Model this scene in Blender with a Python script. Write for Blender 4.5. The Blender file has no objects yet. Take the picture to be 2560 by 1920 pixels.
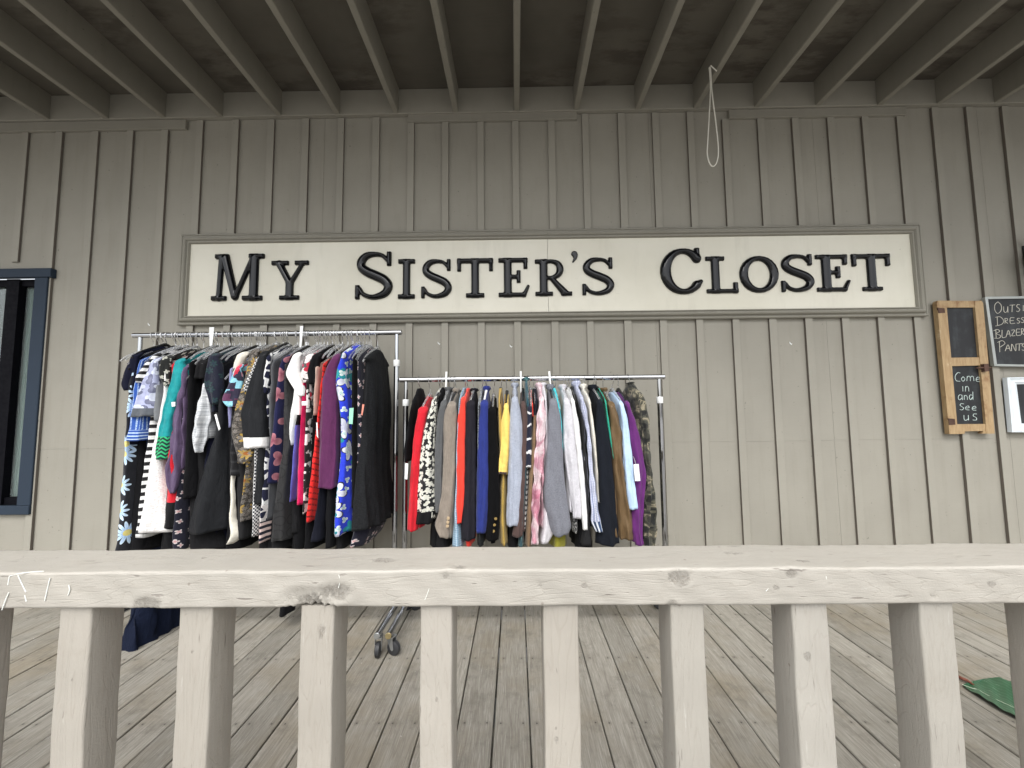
import bpy, math, random
import numpy as np
from mathutils import Vector, Matrix
random.seed(4); RNG=np.random.RandomState(7)
scene=bpy.context.scene; COL=scene.collection
PI=math.pi
# ---------------------------------------------------------------- camera
FPX=930.0; CAMH=1.28
PITCH=math.radians(4.0); YAW=math.radians(0.53); ROLL=math.radians(-0.59)
cp,sp=math.cos(PITCH),math.sin(PITCH); cy,sy=math.cos(YAW),math.sin(YAW)
_f=np.array([-sy*cp,cy*cp,sp]); _r=np.array([cy,sy,0.0]); _u=np.cross(_r,_f)
RT=_r*math.cos(ROLL)+_u*math.sin(ROLL); UP=-_r*math.sin(ROLL)+_u*math.cos(ROLL); FW=_f
CAM=np.array([0.0,0.0,CAMH])
cd=bpy.data.cameras.new("camera"); cam=bpy.data.objects.new("camera",cd); COL.objects.link(cam)
cd.sensor_width=36; cd.lens=36*FPX/2560; cd.clip_start=.02; cd.clip_end=400
cam.matrix_world=Matrix(((RT[0],UP[0],-FW[0],0),(RT[1],UP[1],-FW[1],0),(RT[2],UP[2],-FW[2],CAMH),(0,0,0,1)))
scene.camera=cam
def ray(px,py): return RT*(px-1280)/FPX-UP*(py-960)/FPX+FW
def atY(px,py,Y):
    d=ray(px,py); return CAM+d*(Y/d[1])
def atZ(px,py,Z):
    d=ray(px,py); return CAM+d*((Z-CAMH)/d[2])
# ---------------------------------------------------------------- light
w=bpy.data.worlds.new("World"); scene.world=w; w.use_nodes=True
nt=w.node_tree; bg=nt.nodes["Background"]
sky=nt.nodes.new("ShaderNodeTexSky"); sky.sky_type='NISHITA'; sky.sun_disc=False
SUN_EL=math.radians(55); SUN_AZ=math.radians(186)     # azimuth clockwise from +Y : behind the camera
sky.sun_elevation=SUN_EL; sky.sun_rotation=SUN_AZ; sky.air_density=1.0; sky.dust_density=3.5; sky.ozone_density=1.0
hs=nt.nodes.new("ShaderNodeHueSaturation"); hs.inputs["Saturation"].default_value=.22
nt.links.new(sky.outputs[0],hs.inputs["Color"]); nt.links.new(hs.outputs[0],bg.inputs[0])
bg.inputs[1].default_value=.15
sd=bpy.data.lights.new("sun",'SUN'); sd.energy=1.35; sd.angle=math.radians(55); sd.color=(1,.985,.955)
so=bpy.data.objects.new("sun",sd); COL.objects.link(so)
sdir=Vector((math.sin(SUN_AZ)*math.cos(SUN_EL),math.cos(SUN_AZ)*math.cos(SUN_EL),math.sin(SUN_EL)))
so.rotation_euler=sdir.to_track_quat('Z','Y').to_euler()
scene.view_settings.view_transform='Standard'; scene.view_settings.look='None'
scene.view_settings.exposure=1.0; scene.view_settings.gamma=1
scene.render.resolution_x=1024; scene.render.resolution_y=768
# ---------------------------------------------------------------- object helpers
def props(o,label=None,cat=None,group=None,kind=None):
    if label: o['label']=label
    if cat: o['category']=cat
    if group: o['group']=group
    if kind: o['kind']=kind
    return o
def empty(name,loc,label,cat,group=None):
    o=bpy.data.objects.new(name,None); COL.objects.link(o); o.location=loc; o.empty_display_size=.05
    return props(o,label,cat,group)
def link(name,me,mat,parent=None,smooth=False):
    o=bpy.data.objects.new(name,me); COL.objects.link(o)
    for m in (mat if isinstance(mat,(list,tuple)) else [mat]): me.materials.append(m)
    if smooth: me.polygons.foreach_set('use_smooth',[True]*len(me.polygons))
    if parent:
        o.parent=parent; o.matrix_parent_inverse=Matrix.Translation(-Vector(parent.location)) if parent.parent is None else Matrix.Identity(4)
    return o
class MB:
    def __init__(s): s.v=[]; s.f=[]; s.uv=[]; s.mi=[]
    def add(s,v,f,uv=None,mi=0):
        n=len(s.v); s.v+= [tuple(map(float,p)) for p in v]; s.f+=[tuple(i+n for i in q) for q in f]
        s.mi+=[mi]*len(f)
    def box(s,x0,x1,y0,y1,z0,z1,mi=0,bev=0):
        if bev: return s.bevbox(x0,x1,y0,y1,z0,z1,bev,mi)
        s.add([(x,y,z) for z in(z0,z1) for y in(y0,y1) for x in(x0,x1)],[(0,2,3,1),(4,5,7,6),(0,1,5,4),(2,6,7,3),(0,4,6,2),(1,3,7,5)],mi=mi)
    def bevbox(s,x0,x1,y0,y1,z0,z1,b,mi=0):
        import bmesh
        bm=bmesh.new(); bmesh.ops.create_cube(bm,size=1)
        for v in bm.verts: v.co=Vector(((x0+x1)/2+v.co.x*(x1-x0),(y0+y1)/2+v.co.y*(y1-y0),(z0+z1)/2+v.co.z*(z1-z0)))
        bmesh.ops.bevel(bm,geom=bm.edges[:],offset=b,segments=3 if b>.004 else 1,affect='EDGES',profile=.5)
        bm.verts.index_update(); s.add([v.co[:] for v in bm.verts],[tuple(v.index for v in f.verts) for f in bm.faces],mi=mi); bm.free()
    def prism(s,poly,fn,d0,d1,mi=0):
        """poly: list of 2D points, fn(p,d)->3D"""
        n=len(poly); s.add([fn(p,d0) for p in poly]+[fn(p,d1) for p in poly],[tuple(range(n)),tuple(range(2*n-1,n-1,-1))]+[(i,i+n,(i+1)%n+n,(i+1)%n) for i in range(n)],mi=mi)
    def tube(s,pts,r,n=10,mi=0,caps=True):
        pts=[Vector(p) for p in pts]; rr=r if isinstance(r,(list,tuple)) else [r]*len(pts)
        vs=[]; ref=None
        for i,p in enumerate(pts):
            t=(pts[min(i+1,len(pts)-1)]-pts[max(i-1,0)])
            t=t.normalized() if t.length>1e-9 else Vector((0,0,1))
            if ref is None:
                ref=t.orthogonal().normalized()
            ref=(ref-t*ref.dot(t)).normalized(); b=t.cross(ref)
            for k in range(n):
                a=2*PI*k/n; vs.append(p+(ref*math.cos(a)+b*math.sin(a))*rr[i])
        f=[(i*n+k,i*n+(k+1)%n,(i+1)*n+(k+1)%n,(i+1)*n+k) for i in range(len(pts)-1) for k in range(n)]
        if caps: f+= [tuple(range(n-1,-1,-1)),tuple((len(pts)-1)*n+k for k in range(n))]
        s.add(vs,f,mi=mi)
    def lathe(s,prof,c,axis='Z',n=24,mi=0):
        vs=[]
        for r,h in prof:
            for k in range(n):
                a=2*PI*k/n; x,y=r*math.cos(a),r*math.sin(a)
                vs.append({'Z':(c[0]+x,c[1]+y,c[2]+h),'X':(c[0]+h,c[1]+x,c[2]+y),'Y':(c[0]+x,c[1]+h,c[2]+y)}[axis])
        f=[(i*n+k,i*n+(k+1)%n,(i+1)*n+(k+1)%n,(i+1)*n+k) for i in range(len(prof)-1) for k in range(n)]
        f+=[tuple(range(n-1,-1,-1)),tuple((len(prof)-1)*n+k for k in range(n))]
        s.add(vs,f,mi=mi)
    def build(s,name,mat,parent=None,smooth=False):
        me=bpy.data.meshes.new(name); me.from_pydata(s.v,[],s.f)
        me.polygons.foreach_set('material_index',s.mi); me.update()
        o=link(name,me,mat,parent,smooth)
        if smooth: 
            try: me.set_sharp_from_angle(angle=math.radians(40))
            except Exception: pass
        return o
def bez(pts,n=6):
    """catmull-rom through points (any dimension)"""
    P=[np.array(p,float) for p in pts]; P=[2*P[0]-P[1]]+P+[2*P[-1]-P[-2]]; out=[]
    for i in range(1,len(P)-2):
        for k in range(n):
            t=k/n; a,b,c,d=P[i-1],P[i],P[i+1],P[i+2]
            out.append(.5*((2*b)+(c-a)*t+(2*a-5*b+4*c-d)*t*t+(3*b-a-3*c+d)*t**3))
    out.append(P[-2]); return out
# ---------------------------------------------------------------- material helpers
class NT:
    def __init__(s,name):
        s.m=bpy.data.materials.new(name); s.m.use_nodes=True; s.t=s.m.node_tree; s.b=s.t.nodes["Principled BSDF"]
    def n(s,typ,*ins,out=0,**kw):
        nd=s.t.nodes.new('ShaderNode'+typ)
        for k,v in kw.items():
            if k.startswith('i_'): s.set(nd.inputs[k[2:].replace('_',' ')],v)
            else: setattr(nd,k,v)
        for i,v in enumerate(ins):
            if v is not None: s.set(nd.inputs[i],v)
        return nd.outputs[out]
    def set(s,sock,v):
        if isinstance(v,bpy.types.NodeSocket): s.t.links.new(v,sock)
        else:
            if isinstance(v,(tuple,list)) and len(v)==3 and sock.type=='RGBA': v=(*v,1)
            sock.default_value=v
    def math(s,op,a,b=0,c=0,clamp=False): return s.n('Math',a,b,c,operation=op,use_clamp=clamp)
    def mix(s,f,a,b,mode='MIX'):
        nd=s.t.nodes.new('ShaderNodeMix'); nd.data_type='RGBA'; nd.blend_type=mode
        s.set(nd.inputs[0],f); s.set(nd.inputs[6],a); s.set(nd.inputs[7],b); return nd.outputs[2]
    def obj(s): return s.n('TexCoord',out=3)
    def uv(s): return s.n('TexCoord',out=2)
    def scale(s,v,sc,loc=(0,0,0),rot=(0,0,0)): return s.n('Mapping',v,loc,rot,sc)
    def noise(s,v,scale=5,detail=3,rough=.5,dist=0,out=0): return s.n('TexNoise',v,i_Scale=scale,i_Detail=detail,i_Roughness=rough,i_Distortion=dist,out=out)
    def ramp(s,f,stops,interp='LINEAR'):
        nd=s.t.nodes.new('ShaderNodeValToRGB'); s.set(nd.inputs[0],f); cr=nd.color_ramp; cr.interpolation=interp
        while len(cr.elements)<len(stops): cr.elements.new(.5)
        for e,(p,c) in zip(cr.elements,stops): e.position=p; e.color=(*c,1) if len(c)==3 else c
        return nd.outputs[0]
    def mr(s,v,a,b,c=0,d=1): 
        return s.n('MapRange',v,a,b,c,d)
    def sep(s,v):
        nd=s.t.nodes.new('ShaderNodeSeparateXYZ'); s.set(nd.inputs[0],v); return nd.outputs
    def comb(s,x=0,y=0,z=0): return s.n('CombineXYZ',x,y,z)
    def fin(s,color=None,rough=None,bump=None,bs=.3,bd=.002,**kw):
        if color is not None: s.set(s.b.inputs['Base Color'],color)
        if rough is not None: s.set(s.b.inputs['Roughness'],rough)
        if bump is not None:
            nb=s.t.nodes.new('ShaderNodeBump'); nb.inputs['Strength'].default_value=bs; nb.inputs['Distance'].default_value=bd
            s.set(nb.inputs['Height'],bump); s.t.links.new(nb.outputs[0],s.b.inputs['Normal'])
        for k,v in kw.items(): s.set(s.b.inputs[k.replace('_',' ')],v)
        return s.m
def plain(name,c,rough=.6,metal=0,var=.06,bump=.0,**kw):
    t=NT(name); p=t.obj(); nz=t.noise(p,14,4)
    col=t.mix(nz,tuple(x*(1-var*2) for x in c),tuple(min(1,x*(1+var*2)) for x in c))
    rr=t.mr(t.noise(p,40,3),.3,.7,rough*.85,min(1,rough*1.15))
    return t.fin(col,rr,bump=t.noise(p,120,3) if bump else None,bs=bump,Metallic=metal,**kw)
# --- paint on rough sawn siding
def siding_mat(name,c,rough_bump=.35,dirt=1.0,seam=None):
    t=NT(name); p=t.obj()
    big=t.noise(p,1.3,4,.6); streak=t.noise(t.scale(p,(9,9,.9)),2.2,5,.6)
    saw=t.noise(t.scale(p,(3,3,60)),4,4,.65); fine=t.noise(p,90,4,.6)
    col=t.mix(t.mr(big,.3,.7),tuple(x*.90 for x in c),tuple(x*1.06 for x in c))
    col=t.mix(t.mr(streak,.52,.8,0,.25*dirt),col,tuple(x*.66 for x in (c[0],c[1]*.97,c[2]*.9)))
    col=t.mix(t.mr(saw,.35,.7,0,.16),col,tuple(x*.8 for x in c))
    speck=t.noise(p,55,2,.5); col=t.mix(t.mr(speck,.735,.77,0,.55*dirt),col,(.10,.09,.08))
    h=t.math('ADD',t.math('MULTIPLY',saw,.7),t.math('MULTIPLY',fine,.5))
    return t.fin(col,.78,bump=h,bs=rough_bump,bd=.0025)
PAINT=(.300,.284,.240)
M={}
M['siding']=siding_mat('siding_paint',PAINT)
M['batten']=siding_mat('batten_paint',(.308,.292,.247),.22,.7)
M['battenside']=siding_mat('batten_edge_brown',(.14,.120,.100),.2,.5)  # darker brown tone for the side faces of the battens
M['trim']=siding_mat('trim_paint',(.262,.247,.206),.18,.6)
M['joist']=siding_mat('joist_paint',(.235,.220,.180),.3,1.2)
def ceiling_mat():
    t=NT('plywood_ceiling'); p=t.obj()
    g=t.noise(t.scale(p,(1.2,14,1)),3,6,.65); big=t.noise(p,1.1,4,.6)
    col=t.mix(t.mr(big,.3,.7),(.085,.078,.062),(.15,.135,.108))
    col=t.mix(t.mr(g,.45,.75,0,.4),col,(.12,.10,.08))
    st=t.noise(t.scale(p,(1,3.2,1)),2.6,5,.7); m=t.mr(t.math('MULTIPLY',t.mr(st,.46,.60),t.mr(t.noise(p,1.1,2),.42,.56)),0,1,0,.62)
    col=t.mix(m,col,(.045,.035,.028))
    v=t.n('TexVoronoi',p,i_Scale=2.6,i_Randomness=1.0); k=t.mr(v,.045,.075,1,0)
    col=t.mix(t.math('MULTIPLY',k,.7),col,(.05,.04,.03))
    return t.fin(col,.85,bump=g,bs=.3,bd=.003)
M['ceiling']=ceiling_mat()
def knots(t,p,lst,axis):
    """ring knots at given object-space points; returns mask, ring height"""
    mask=None; lst=[(c,r*.8,sx) for c,r,sx in lst]
    d0=t.noise(p,22,4,.6)
    for (c,r,sx) in lst:
        q=t.scale(p,(1/sx if axis=='x' else 1,1,1 if axis=='x' else 1/sx),tuple(-a/(sx if (i==0 and axis=='x') or (i==2 and axis=='z') else 1) for i,a in enumerate(c)))
        L=t.n('VectorMath',q,operation='LENGTH',out=1)
        L=t.math('ADD',L,t.math('MULTIPLY',t.math('SUBTRACT',d0,.5),r*3.2))
        m=t.mr(L,r*.55,r,1,0); mask=m if mask is None else t.math('MAXIMUM',mask,m)
    return mask
def rail_mat(name,axis,lst,c=(.345,.325,.287)):
    t=NT(name); p=t.obj()
    sc=(1.2,9,9) if axis=='x' else (9,9,1.1)
    g=t.noise(t.scale(p,sc),5,6,.68,.6); g2=t.noise(t.scale(p,tuple(a*3 for a in sc)),6,5,.6); big=t.noise(p,3,4,.6)
    col=t.mix(t.mr(big,.3,.7),tuple(x*.93 for x in c),tuple(x*1.06 for x in c))
    col=t.mix(t.mr(g,.5,.72,0,.22),col,(c[0]*.78,c[1]*.74,c[2]*.70))
    # fine dark cracks and drips
    crack=t.mr(t.noise(t.scale(p,tuple(a*2.2 for a in sc)),4,3,.5),.695,.73)
    col=t.mix(t.math('MULTIPLY',crack,.55),col,(.12,.10,.085))
    dots=t.n('TexVoronoi',t.scale(p,(1,1,1)),i_Scale=13); col=t.mix(t.mr(dots,.035,.055,.55,0),col,(.16,.13,.11))
    pale=t.mr(t.noise(t.scale(p,tuple(a*1.4 for a in sc),(3,1,2)),5,5,.7),.66,.76,0,.35); col=t.mix(pale,col,(.55,.54,.51))
    gr=t.math('FRACT',t.math('MULTIPLY',t.noise(t.scale(p,tuple(a*.32 for a in sc)),4,3,.5,1.2),14)); gr=t.math('ABSOLUTE',t.math('SUBTRACT',gr,.5)); col=t.mix(t.mr(gr,.40,.5,0,.16),col,(c[0]*.62,c[1]*.58,c[2]*.52))
    dirt=t.noise(p,6,6,.75); col=t.mix(t.mr(dirt,.56,.74,0,.22),col,(c[0]*.6,c[1]*.55,c[2]*.48))
    g=t.math('SUBTRACT',g,t.math('MULTIPLY',t.mr(gr,.40,.5),.25))
    h=t.math('ADD',t.math('MULTIPLY',g,.8),t.math('ADD',t.math('MULTIPLY',g2,.35),t.math('MULTIPLY',crack,-.6)))
    h=t.math('ADD',h,t.math('MULTIPLY',t.noise(p,230,2),.25))
    if lst:
        km=knots(t,p,lst,axis)
        rg=t.noise(t.scale(p,(.6,1,1) if axis=='x' else (1,1,.6)),95,6,.8,2.5)
        col=t.mix(t.math('MULTIPLY',km,t.mr(rg,.50,.58,.03,.38)),col,(.15,.115,.085))
        h=t.math('ADD',h,t.math('MULTIPLY',km,t.mr(rg,.3,.7,-1.6,1.2)))
    return t.fin(col,t.mr(g,.3,.7,.42,.6),bump=h,bs=.55,bd=.0032)
def deck_mat():
    t=NT('weathered_deck_wood'); p=t.obj(); at=t.n('Attribute',attribute_name='rnd',out=0); rnd=t.sep(at)
    off=t.comb(t.math('MULTIPLY',rnd[0],40),t.math('MULTIPLY',rnd[1],40),0)
    q=t.n('VectorMath',p,off,operation='ADD')
    g=t.noise(t.scale(q,(26,1.5,26)),3,7,.7,.9); g2=t.noise(t.scale(q,(90,3.5,90)),3,4,.6)
    wv=t.noise(t.scale(q,(7,.55,7)),3,3,.5,1.5); rings=t.math('FRACT',t.math('MULTIPLY',wv,9)); rings=t.math('ABSOLUTE',t.math('SUBTRACT',rings,.5))
    base=t.mix(t.mr(rnd[0],0,1),(.225,.212,.18),(.32,.30,.257))
    col=t.mix(t.mr(g,.42,.64,0,.6),base,(.155,.14,.115))
    col=t.mix(t.mr(g2,.50,.68,0,.38),col,(.50,.485,.44))
    col=t.mix(t.mr(rings,.38,.5,0,.28),col,(.12,.108,.092))
    st=t.noise(p,1.7,5,.65); col=t.mix(t.mr(st,.48,.66,0,.6),col,(.20,.165,.11))
    st2=t.noise(p,7,6,.75); col=t.mix(t.mr(st2,.52,.66,0,.45),col,(.11,.10,.082))
    wn=t.noise(t.scale(q,(14,3,1)),6,5,.75); col=t.mix(t.mr(wn,.70,.76,0,.7),col,(.42,.38,.30))
    pale=t.mr(t.noise(p,42,3,.6),.72,.76,0,.75); col=t.mix(pale,col,(.55,.54,.50))
    xyz=t.sep(p); fx=t.math('FRACT',t.math('DIVIDE',t.math('SUBTRACT',xyz[0],X0),PITCHB)); fx=t.math('MULTIPLY',t.math('SUBTRACT',t.math('ABSOLUTE',t.math('SUBTRACT',fx,.5)),.31),PITCHB)
    fy=t.math('SUBTRACT',t.math('MULTIPLY',t.math('FRACT',t.math('DIVIDE',xyz[1],.4)),.4),.018)
    nl=t.math('SQRT',t.math('ADD',t.math('MULTIPLY',fx,fx),t.math('MULTIPLY',fy,fy))); nm=t.mr(nl,.0028,.0042,1,0)
    col=t.mix(t.mr(nl,.003,.016,.35,0),col,(.08,.065,.05)); col=t.mix(t.math('MULTIPLY',nm,.9),col,(.05,.045,.04))
    h=t.math('SUBTRACT',t.math('MULTIPLY',g,.9),t.math('MULTIPLY',rings,.3)); h=t.math('ADD',h,t.math('MULTIPLY',g2,.5))
    return t.fin(col,t.mr(st,.3,.7,.62,.78),bump=h,bs=.6,bd=.003)
X0=float(atZ(1312,1522,0)[0]); PITCHB=float(atZ(1485,1522,0)[0]-X0)/3
M['deck']=deck_mat()
M['chrome']=plain('chrome_tube',(.50,.51,.53),.07,1,.03)
M['wire']=plain('steel_wire',(.60,.60,.60),.25,1,.03)
M['zinc']=plain('zinc_plate',(.55,.57,.58),.35,.9,.05)
M['brass']=plain('brass_cap',(.55,.45,.24),.35,.9,.1)
M['rubber']=plain('black_rubber',(.03,.031,.034),.55,0,.2,.2)
M['whiteplastic']=plain('white_plastic',(.78,.79,.78),.35)
M['blackplastic']=plain('black_plastic',(.012,.012,.013),.22)
M['greyplastic']=plain('grey_plastic',(.16,.15,.14),.35)
t=NT('clear_plastic'); M['clear']=t.fin((.93,.94,.95),.06,IOR=1.46,Transmission_Weight=.82)
M['letter']=plain('gloss_black_letter',(.003,.0035,.005),.12,0,.1,Specular_IOR_Level=.38)
def panel_mat():
    t=NT('cream_sign_paint'); p=t.obj(); c=(.66,.635,.53)
    drip=t.noise(t.scale(p,(5,1,.7)),2.6,5,.6); big=t.noise(p,1.8,4,.6)
    col=t.mix(t.mr(big,.3,.7),(.61,.585,.48),(.70,.675,.575))
    col=t.mix(t.mr(drip,.55,.75,0,.28),col,(.46,.44,.36))
    col=t.mix(t.mr(t.noise(p,38,2),.74,.77,0,.4),col,(.25,.22,.17))
    scr=t.noise(t.scale(p,(1.5,1,22)),5,2); col=t.mix(t.mr(scr,.73,.75,0,.35),col,(.40,.38,.32))
    return t.fin(col,.38,bump=t.noise(p,30,3),bs=.08)
M['signpanel']=panel_mat()
M['signframe']=siding_mat('sign_frame_paint',(.275,.262,.220),.12,.8)
M['slate']=None
def slate():
    t=NT('chalkboard_slate'); p=t.obj(); a=t.noise(t.scale(p,(6,1,1.2)),3,5,.6); b=t.noise(p,9,5,.7)
    col=t.mix(t.mr(t.math('MULTIPLY',a,b),.22,.42,0,.55),(.008,.009,.011),(.055,.064,.07))
    return t.fin(col,.6)
M['slate']=slate()
def pine():
    t=NT('old_pine_frame'); p=t.obj(); g=t.noise(t.scale(p,(26,10,2.5)),3,6,.65,.8); b=t.noise(p,9,4,.65)
    col=t.mix(t.mr(g,.35,.7),(.42,.30,.16),(.30,.19,.09)); col=t.mix(t.mr(b,.55,.68,0,.7),col,(.20,.095,.035)); col=t.mix(t.mr(b,.28,.36,.6,0),col,(.62,.50,.34))
    return t.fin(col,.6,bump=g,bs=.2)
M['pine']=pine()
M['rust']=plain('rusty_iron',(.10,.055,.04),.75,.4,.3,.3)
M['alu']=plain('dull_aluminium',(.42,.44,.42),.45,.7,.1)
M['chalk']=plain('white_chalk',(.72,.74,.70),.9)
M['chalkteal']=plain('pale_blue_chalk',(.62,.74,.70),.9)
M['chalkcream']=plain('cream_chalk',(.60,.58,.50),.9)
M['whiteframe']=plain('white_gloss_wood',(.72,.78,.82),.35)
M['navyframe']=siding_mat('navy_blue_paint',(.011,.024,.044),.5,.5)
M['darksash']=plain('dark_sash',(.003,.003,.005),.7,Specular_IOR_Level=.08)
M['blackiron']=plain('black_iron',(.008,.008,.009),.35)
M['cord']=plain('cream_cord',(.70,.68,.60),.7)
M['concrete']=plain('pale_concrete',(.27,.26,.245),.85,0,.15,.3)
t=NT('window_glass'); M['glass']=t.fin((.75,.85,.83),.03,IOR=1.45,Transmission_Weight=.9)
t=NT('curtain'); p=t.obj(); f=t.noise(t.scale(p,(40,1,1)),2,2); M['curtain']=t.fin(t.mix(f,(.26,.31,.29),(.42,.47,.44)),.9)
M['darkroom']=plain('dark_room',(.01,.012,.016),.9)
# ---------------------------------------------------------------- setting
WY=2.66; BARY=2.29
# ground outside
b=MB(); b.add([(-60,-60,-.42),(60,-60,-.42),(60,60,-.42),(-60,60,-.42)],[(0,1,2,3)]); props(b.build('ground',M['concrete']),kind='structure')
# deck boards
PITCHB=(atZ(1485,1522,0)[0]-atZ(1312,1522,0)[0])/3; X0=atZ(1312,1522,0)[0]
b=MB(); cols=[]
k0=int(-6.5/PITCHB); k1=int(6.5/PITCHB)
for k in range(k0,k1):
    x=X0+k*PITCHB; gp=.0018+.0024*random.random()
    dz=random.uniform(-.0015,.0015); n0=len(b.f)
    y0=.78; y1=WY-.006
    b.bevbox(x+gp,x+PITCHB-gp,y0,y1,-.034,dz,.003)
    r=(random.random(),random.random(),random.random(),1); cols+=[r]*(len(b.f)-n0)
dk=b.build('deck',M['deck']); me=dk.data; a=me.color_attributes.new('rnd','FLOAT_COLOR','CORNER')
arr=[]; 
for pl,c in zip(me.polygons,cols): arr+=list(c)*pl.loop_total
a.data.foreach_set('color',arr); props(dk,kind='structure')
b=MB()
for yy in (.80,1.2,1.6,2.0,2.4): b.box(-6.4,6.4,yy,yy+.04,-.18,-.036)
b.box(-6.4,6.4,.74,.775,-.24,-.005); props(b.build('deck_substructure',M['joist']),kind='structure')

# wall
ZC=float(atY(1280,290,WY)[2])          # underside of joists / top of battens
ZT=ZC+.185
wall=empty('siding_wall',(0,WY,0),'taupe painted board and batten shop wall behind the two clothes racks','wall')
# window hole on the left
wxr=float(atY(104,900,WY)[0])-.03; wz1=float(atY(60,684,WY)[2]); wz0=float(atY(40,1275,WY)[2]); wxl=wxr-1.25
zseam=float(atY(1850,1104,WY)[2])
b=MB()
def wallbox(x0,x1,z0,z1): b.box(x0,x1,WY,WY+.02,z0,z1)
wallbox(-6.4,wxl,-.05,ZT+.1)
wallbox(wxl,wxr,-.05,wz0); wallbox(wxl,wxr,wz1,ZT+.1)
SX=[wxr,-1.42,1.02,2.24,3.46,6.4]
for i in range(len(SX)-1):
    xa,xb=SX[i],SX[i+1]; cut=zseam+(i-2)*.004
    b.box(xa,xb-.0015,WY,WY+.02,cut+.001,ZT+.1); b.box(xa,xb-.0015,WY+.0006,WY+.02,-.05,cut)
for q in ((-6.4,wxl-.02,-.1,ZT+.1),(wxr+.02,6.4,-.1,ZT+.1),(wxl-.02,wxr+.02,-.1,wz0-.02),(wxl-.02,wxr+.02,wz1+.02,ZT+.1)): b.box(q[0],q[1],WY+.021,WY+.06,q[2],q[3])
b.build('siding',M['siding'],wall)
bx=[]
for k in range(-11,40):
    p=atY(41+88.68*k,463+ (0),WY-.018); bx.append(float(p[0]))
bx=[x for x in bx if -5.6<x<5.6]
S_L,S_R=float(atY(451,700,WY)[0]),float(atY(2302,700,WY)[0])
trimz=(float(atY(1230,308,WY)[2]),ZC)
tr=[(-5.6,float(atY(471,320,WY)[0]),308+8),(float(atY(1022,295,WY)[0]),float(atY(1441,295,WY)[0]),308),(float(atY(1818,290,WY)[0]),float(atY(2258,290,WY)[0]),298)]
trz=[(float(atY(235,331,WY)[2]),float(atY(235,309,WY)[2])),(float(atY(1230,307,WY)[2]),float(atY(1230,286,WY)[2])),(float(atY(2040,297,WY)[2]),float(atY(2040,277,WY)[2]))]
for (xa,xb,_),(z0,z1) in zip(tr,trz):
    b=MB(); b.box(xa,xb,WY-.026,WY-.001,z0,z1,bev=.002); b.build('trim_board',M['trim'],wall)
for i,x in enumerate(bx):
    wd=.050+random.uniform(-.003,.003); th=.018+random.uniform(-.002,.002); x+=random.uniform(-.004,.004)
    top=ZC-.004
    for (xa,xb,_),(z0,z1) in zip(tr,trz):
        if xa-.05<x+.02<xb: top=z0-.001
    segs=[(-.0,top)]
    if wxl-.12<x+.025<wxr+.03: segs=[(-.0,wz0-.105),(wz1+.085,top)]
    b=MB()
    for z0,z1 in segs: b.box(x,x+wd,WY-th,WY-.0005,z0,z1,bev=.0015)
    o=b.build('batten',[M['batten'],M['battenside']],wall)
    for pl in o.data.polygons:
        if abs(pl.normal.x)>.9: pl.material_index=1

# porch roof
roof=empty('porch_roof',(0,1.4,ZC),'porch ceiling of dark stained plywood on painted wood joists','roof')
YR=1.20
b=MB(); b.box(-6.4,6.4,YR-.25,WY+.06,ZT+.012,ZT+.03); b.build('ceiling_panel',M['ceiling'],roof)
b=MB(); b.box(-6.4,6.4,WY-.040,WY-.0015,ZC+.002,ZT+.011,bev=.003); b.build('ledger_board',M['trim'],roof)
b=MB(); b.box(-6.4,6.4,YR-.29,YR-.25,ZC-.03,ZT+.06,bev=.003); b.build('fascia',M['trim'],roof)
b=MB(); b.box(-6.4,6.4,YR-.29,WY+.06,ZT+.061,ZT+.12); b.build('roof_deck',M['joist'],roof)
jp=[215,470,715,962,1215,1468,1722,1980]; jx=[p/1.728 for p in jp]+[1280+p/1.728 for p in (32,290,555,808,1070,1335,1602,1860,2110)]
jw=[float(atY(x,300 if x<1280 else 275,WY-.04)[0]) for x in jx]
sp_=(jw[-1]-jw[0])/(len(jw)-1)
jw=[jw[0]-sp_*k for k in range(6,0,-1)]+jw+[jw[-1]+sp_*k for k in range(1,6)]
for i,x in enumerate(jw):
    b=MB(); y0=YR-.249; y1=WY-.042
    dz=random.uniform(0,.006); tw=random.uniform(-.006,.006); wd=.040
    # long bevelled joist with a slight bow
    ys=np.linspace(y0,y1,9); sec=[(-wd,0.004),(-wd+.004,0),(-.004,0),(0,.004),(0,ZT+.011-ZC-dz),(-wd,ZT+.011-ZC-dz)]
    vs=[]; bow=random.uniform(-.006,.006)
    for y in ys:
        o=bow*math.sin(PI*(y-y0)/(y1-y0))
        vs+=[(x+a+o,y,ZC+dz+c) for a,c in sec]
    n=6; fs=[(j*n+k,(j+1)*n+k,(j+1)*n+(k+1)%n,j*n+(k+1)%n) for j in range(8) for k in range(n)]+[tuple(range(n)),tuple(8*n+k for k in range(n-1,-1,-1))]
    b.add(vs,fs); b.build('joist',M['joist'],roof)

# ---------------------------------------------------------------- railing
RY=.93
rz1=float(atY(1290,1424,RY)[2]); rz0=float(atY(1290,1517,RY)[2]); ryb=float(atZ(1290,1366,rz1)[1])
xa,xb=-2.6,2.6
kl=[]
for px,py,r,sx in ((770,1500,.030,2.2),(840,1480,.022,2.0),(1700,1445,.020,1.5),(1980,1435,.013,1.4),(1115,1440,.011,1.6),(370,1510,.018,2.0),(1350,1465,.010,1.2),(1460,1465,.008,1.2),(2335,1490,.010,1.5),(2480,1460,.009,1.5),(1680,1515,.012,1.4),(1940,1468,.007,1.3)):
    kl.append((tuple(atY(px,py,RY)),r,sx))
for px,py,r,sx in ((960,1400,.014,3.0),(1150,1418,.012,2.0),(510,1395,.009,2.0),(2010,1402,.009,2.4),(1840,1385,.010,3.0)):
    kl.append((tuple(atZ(px,py,rz1)),r,sx))
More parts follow.
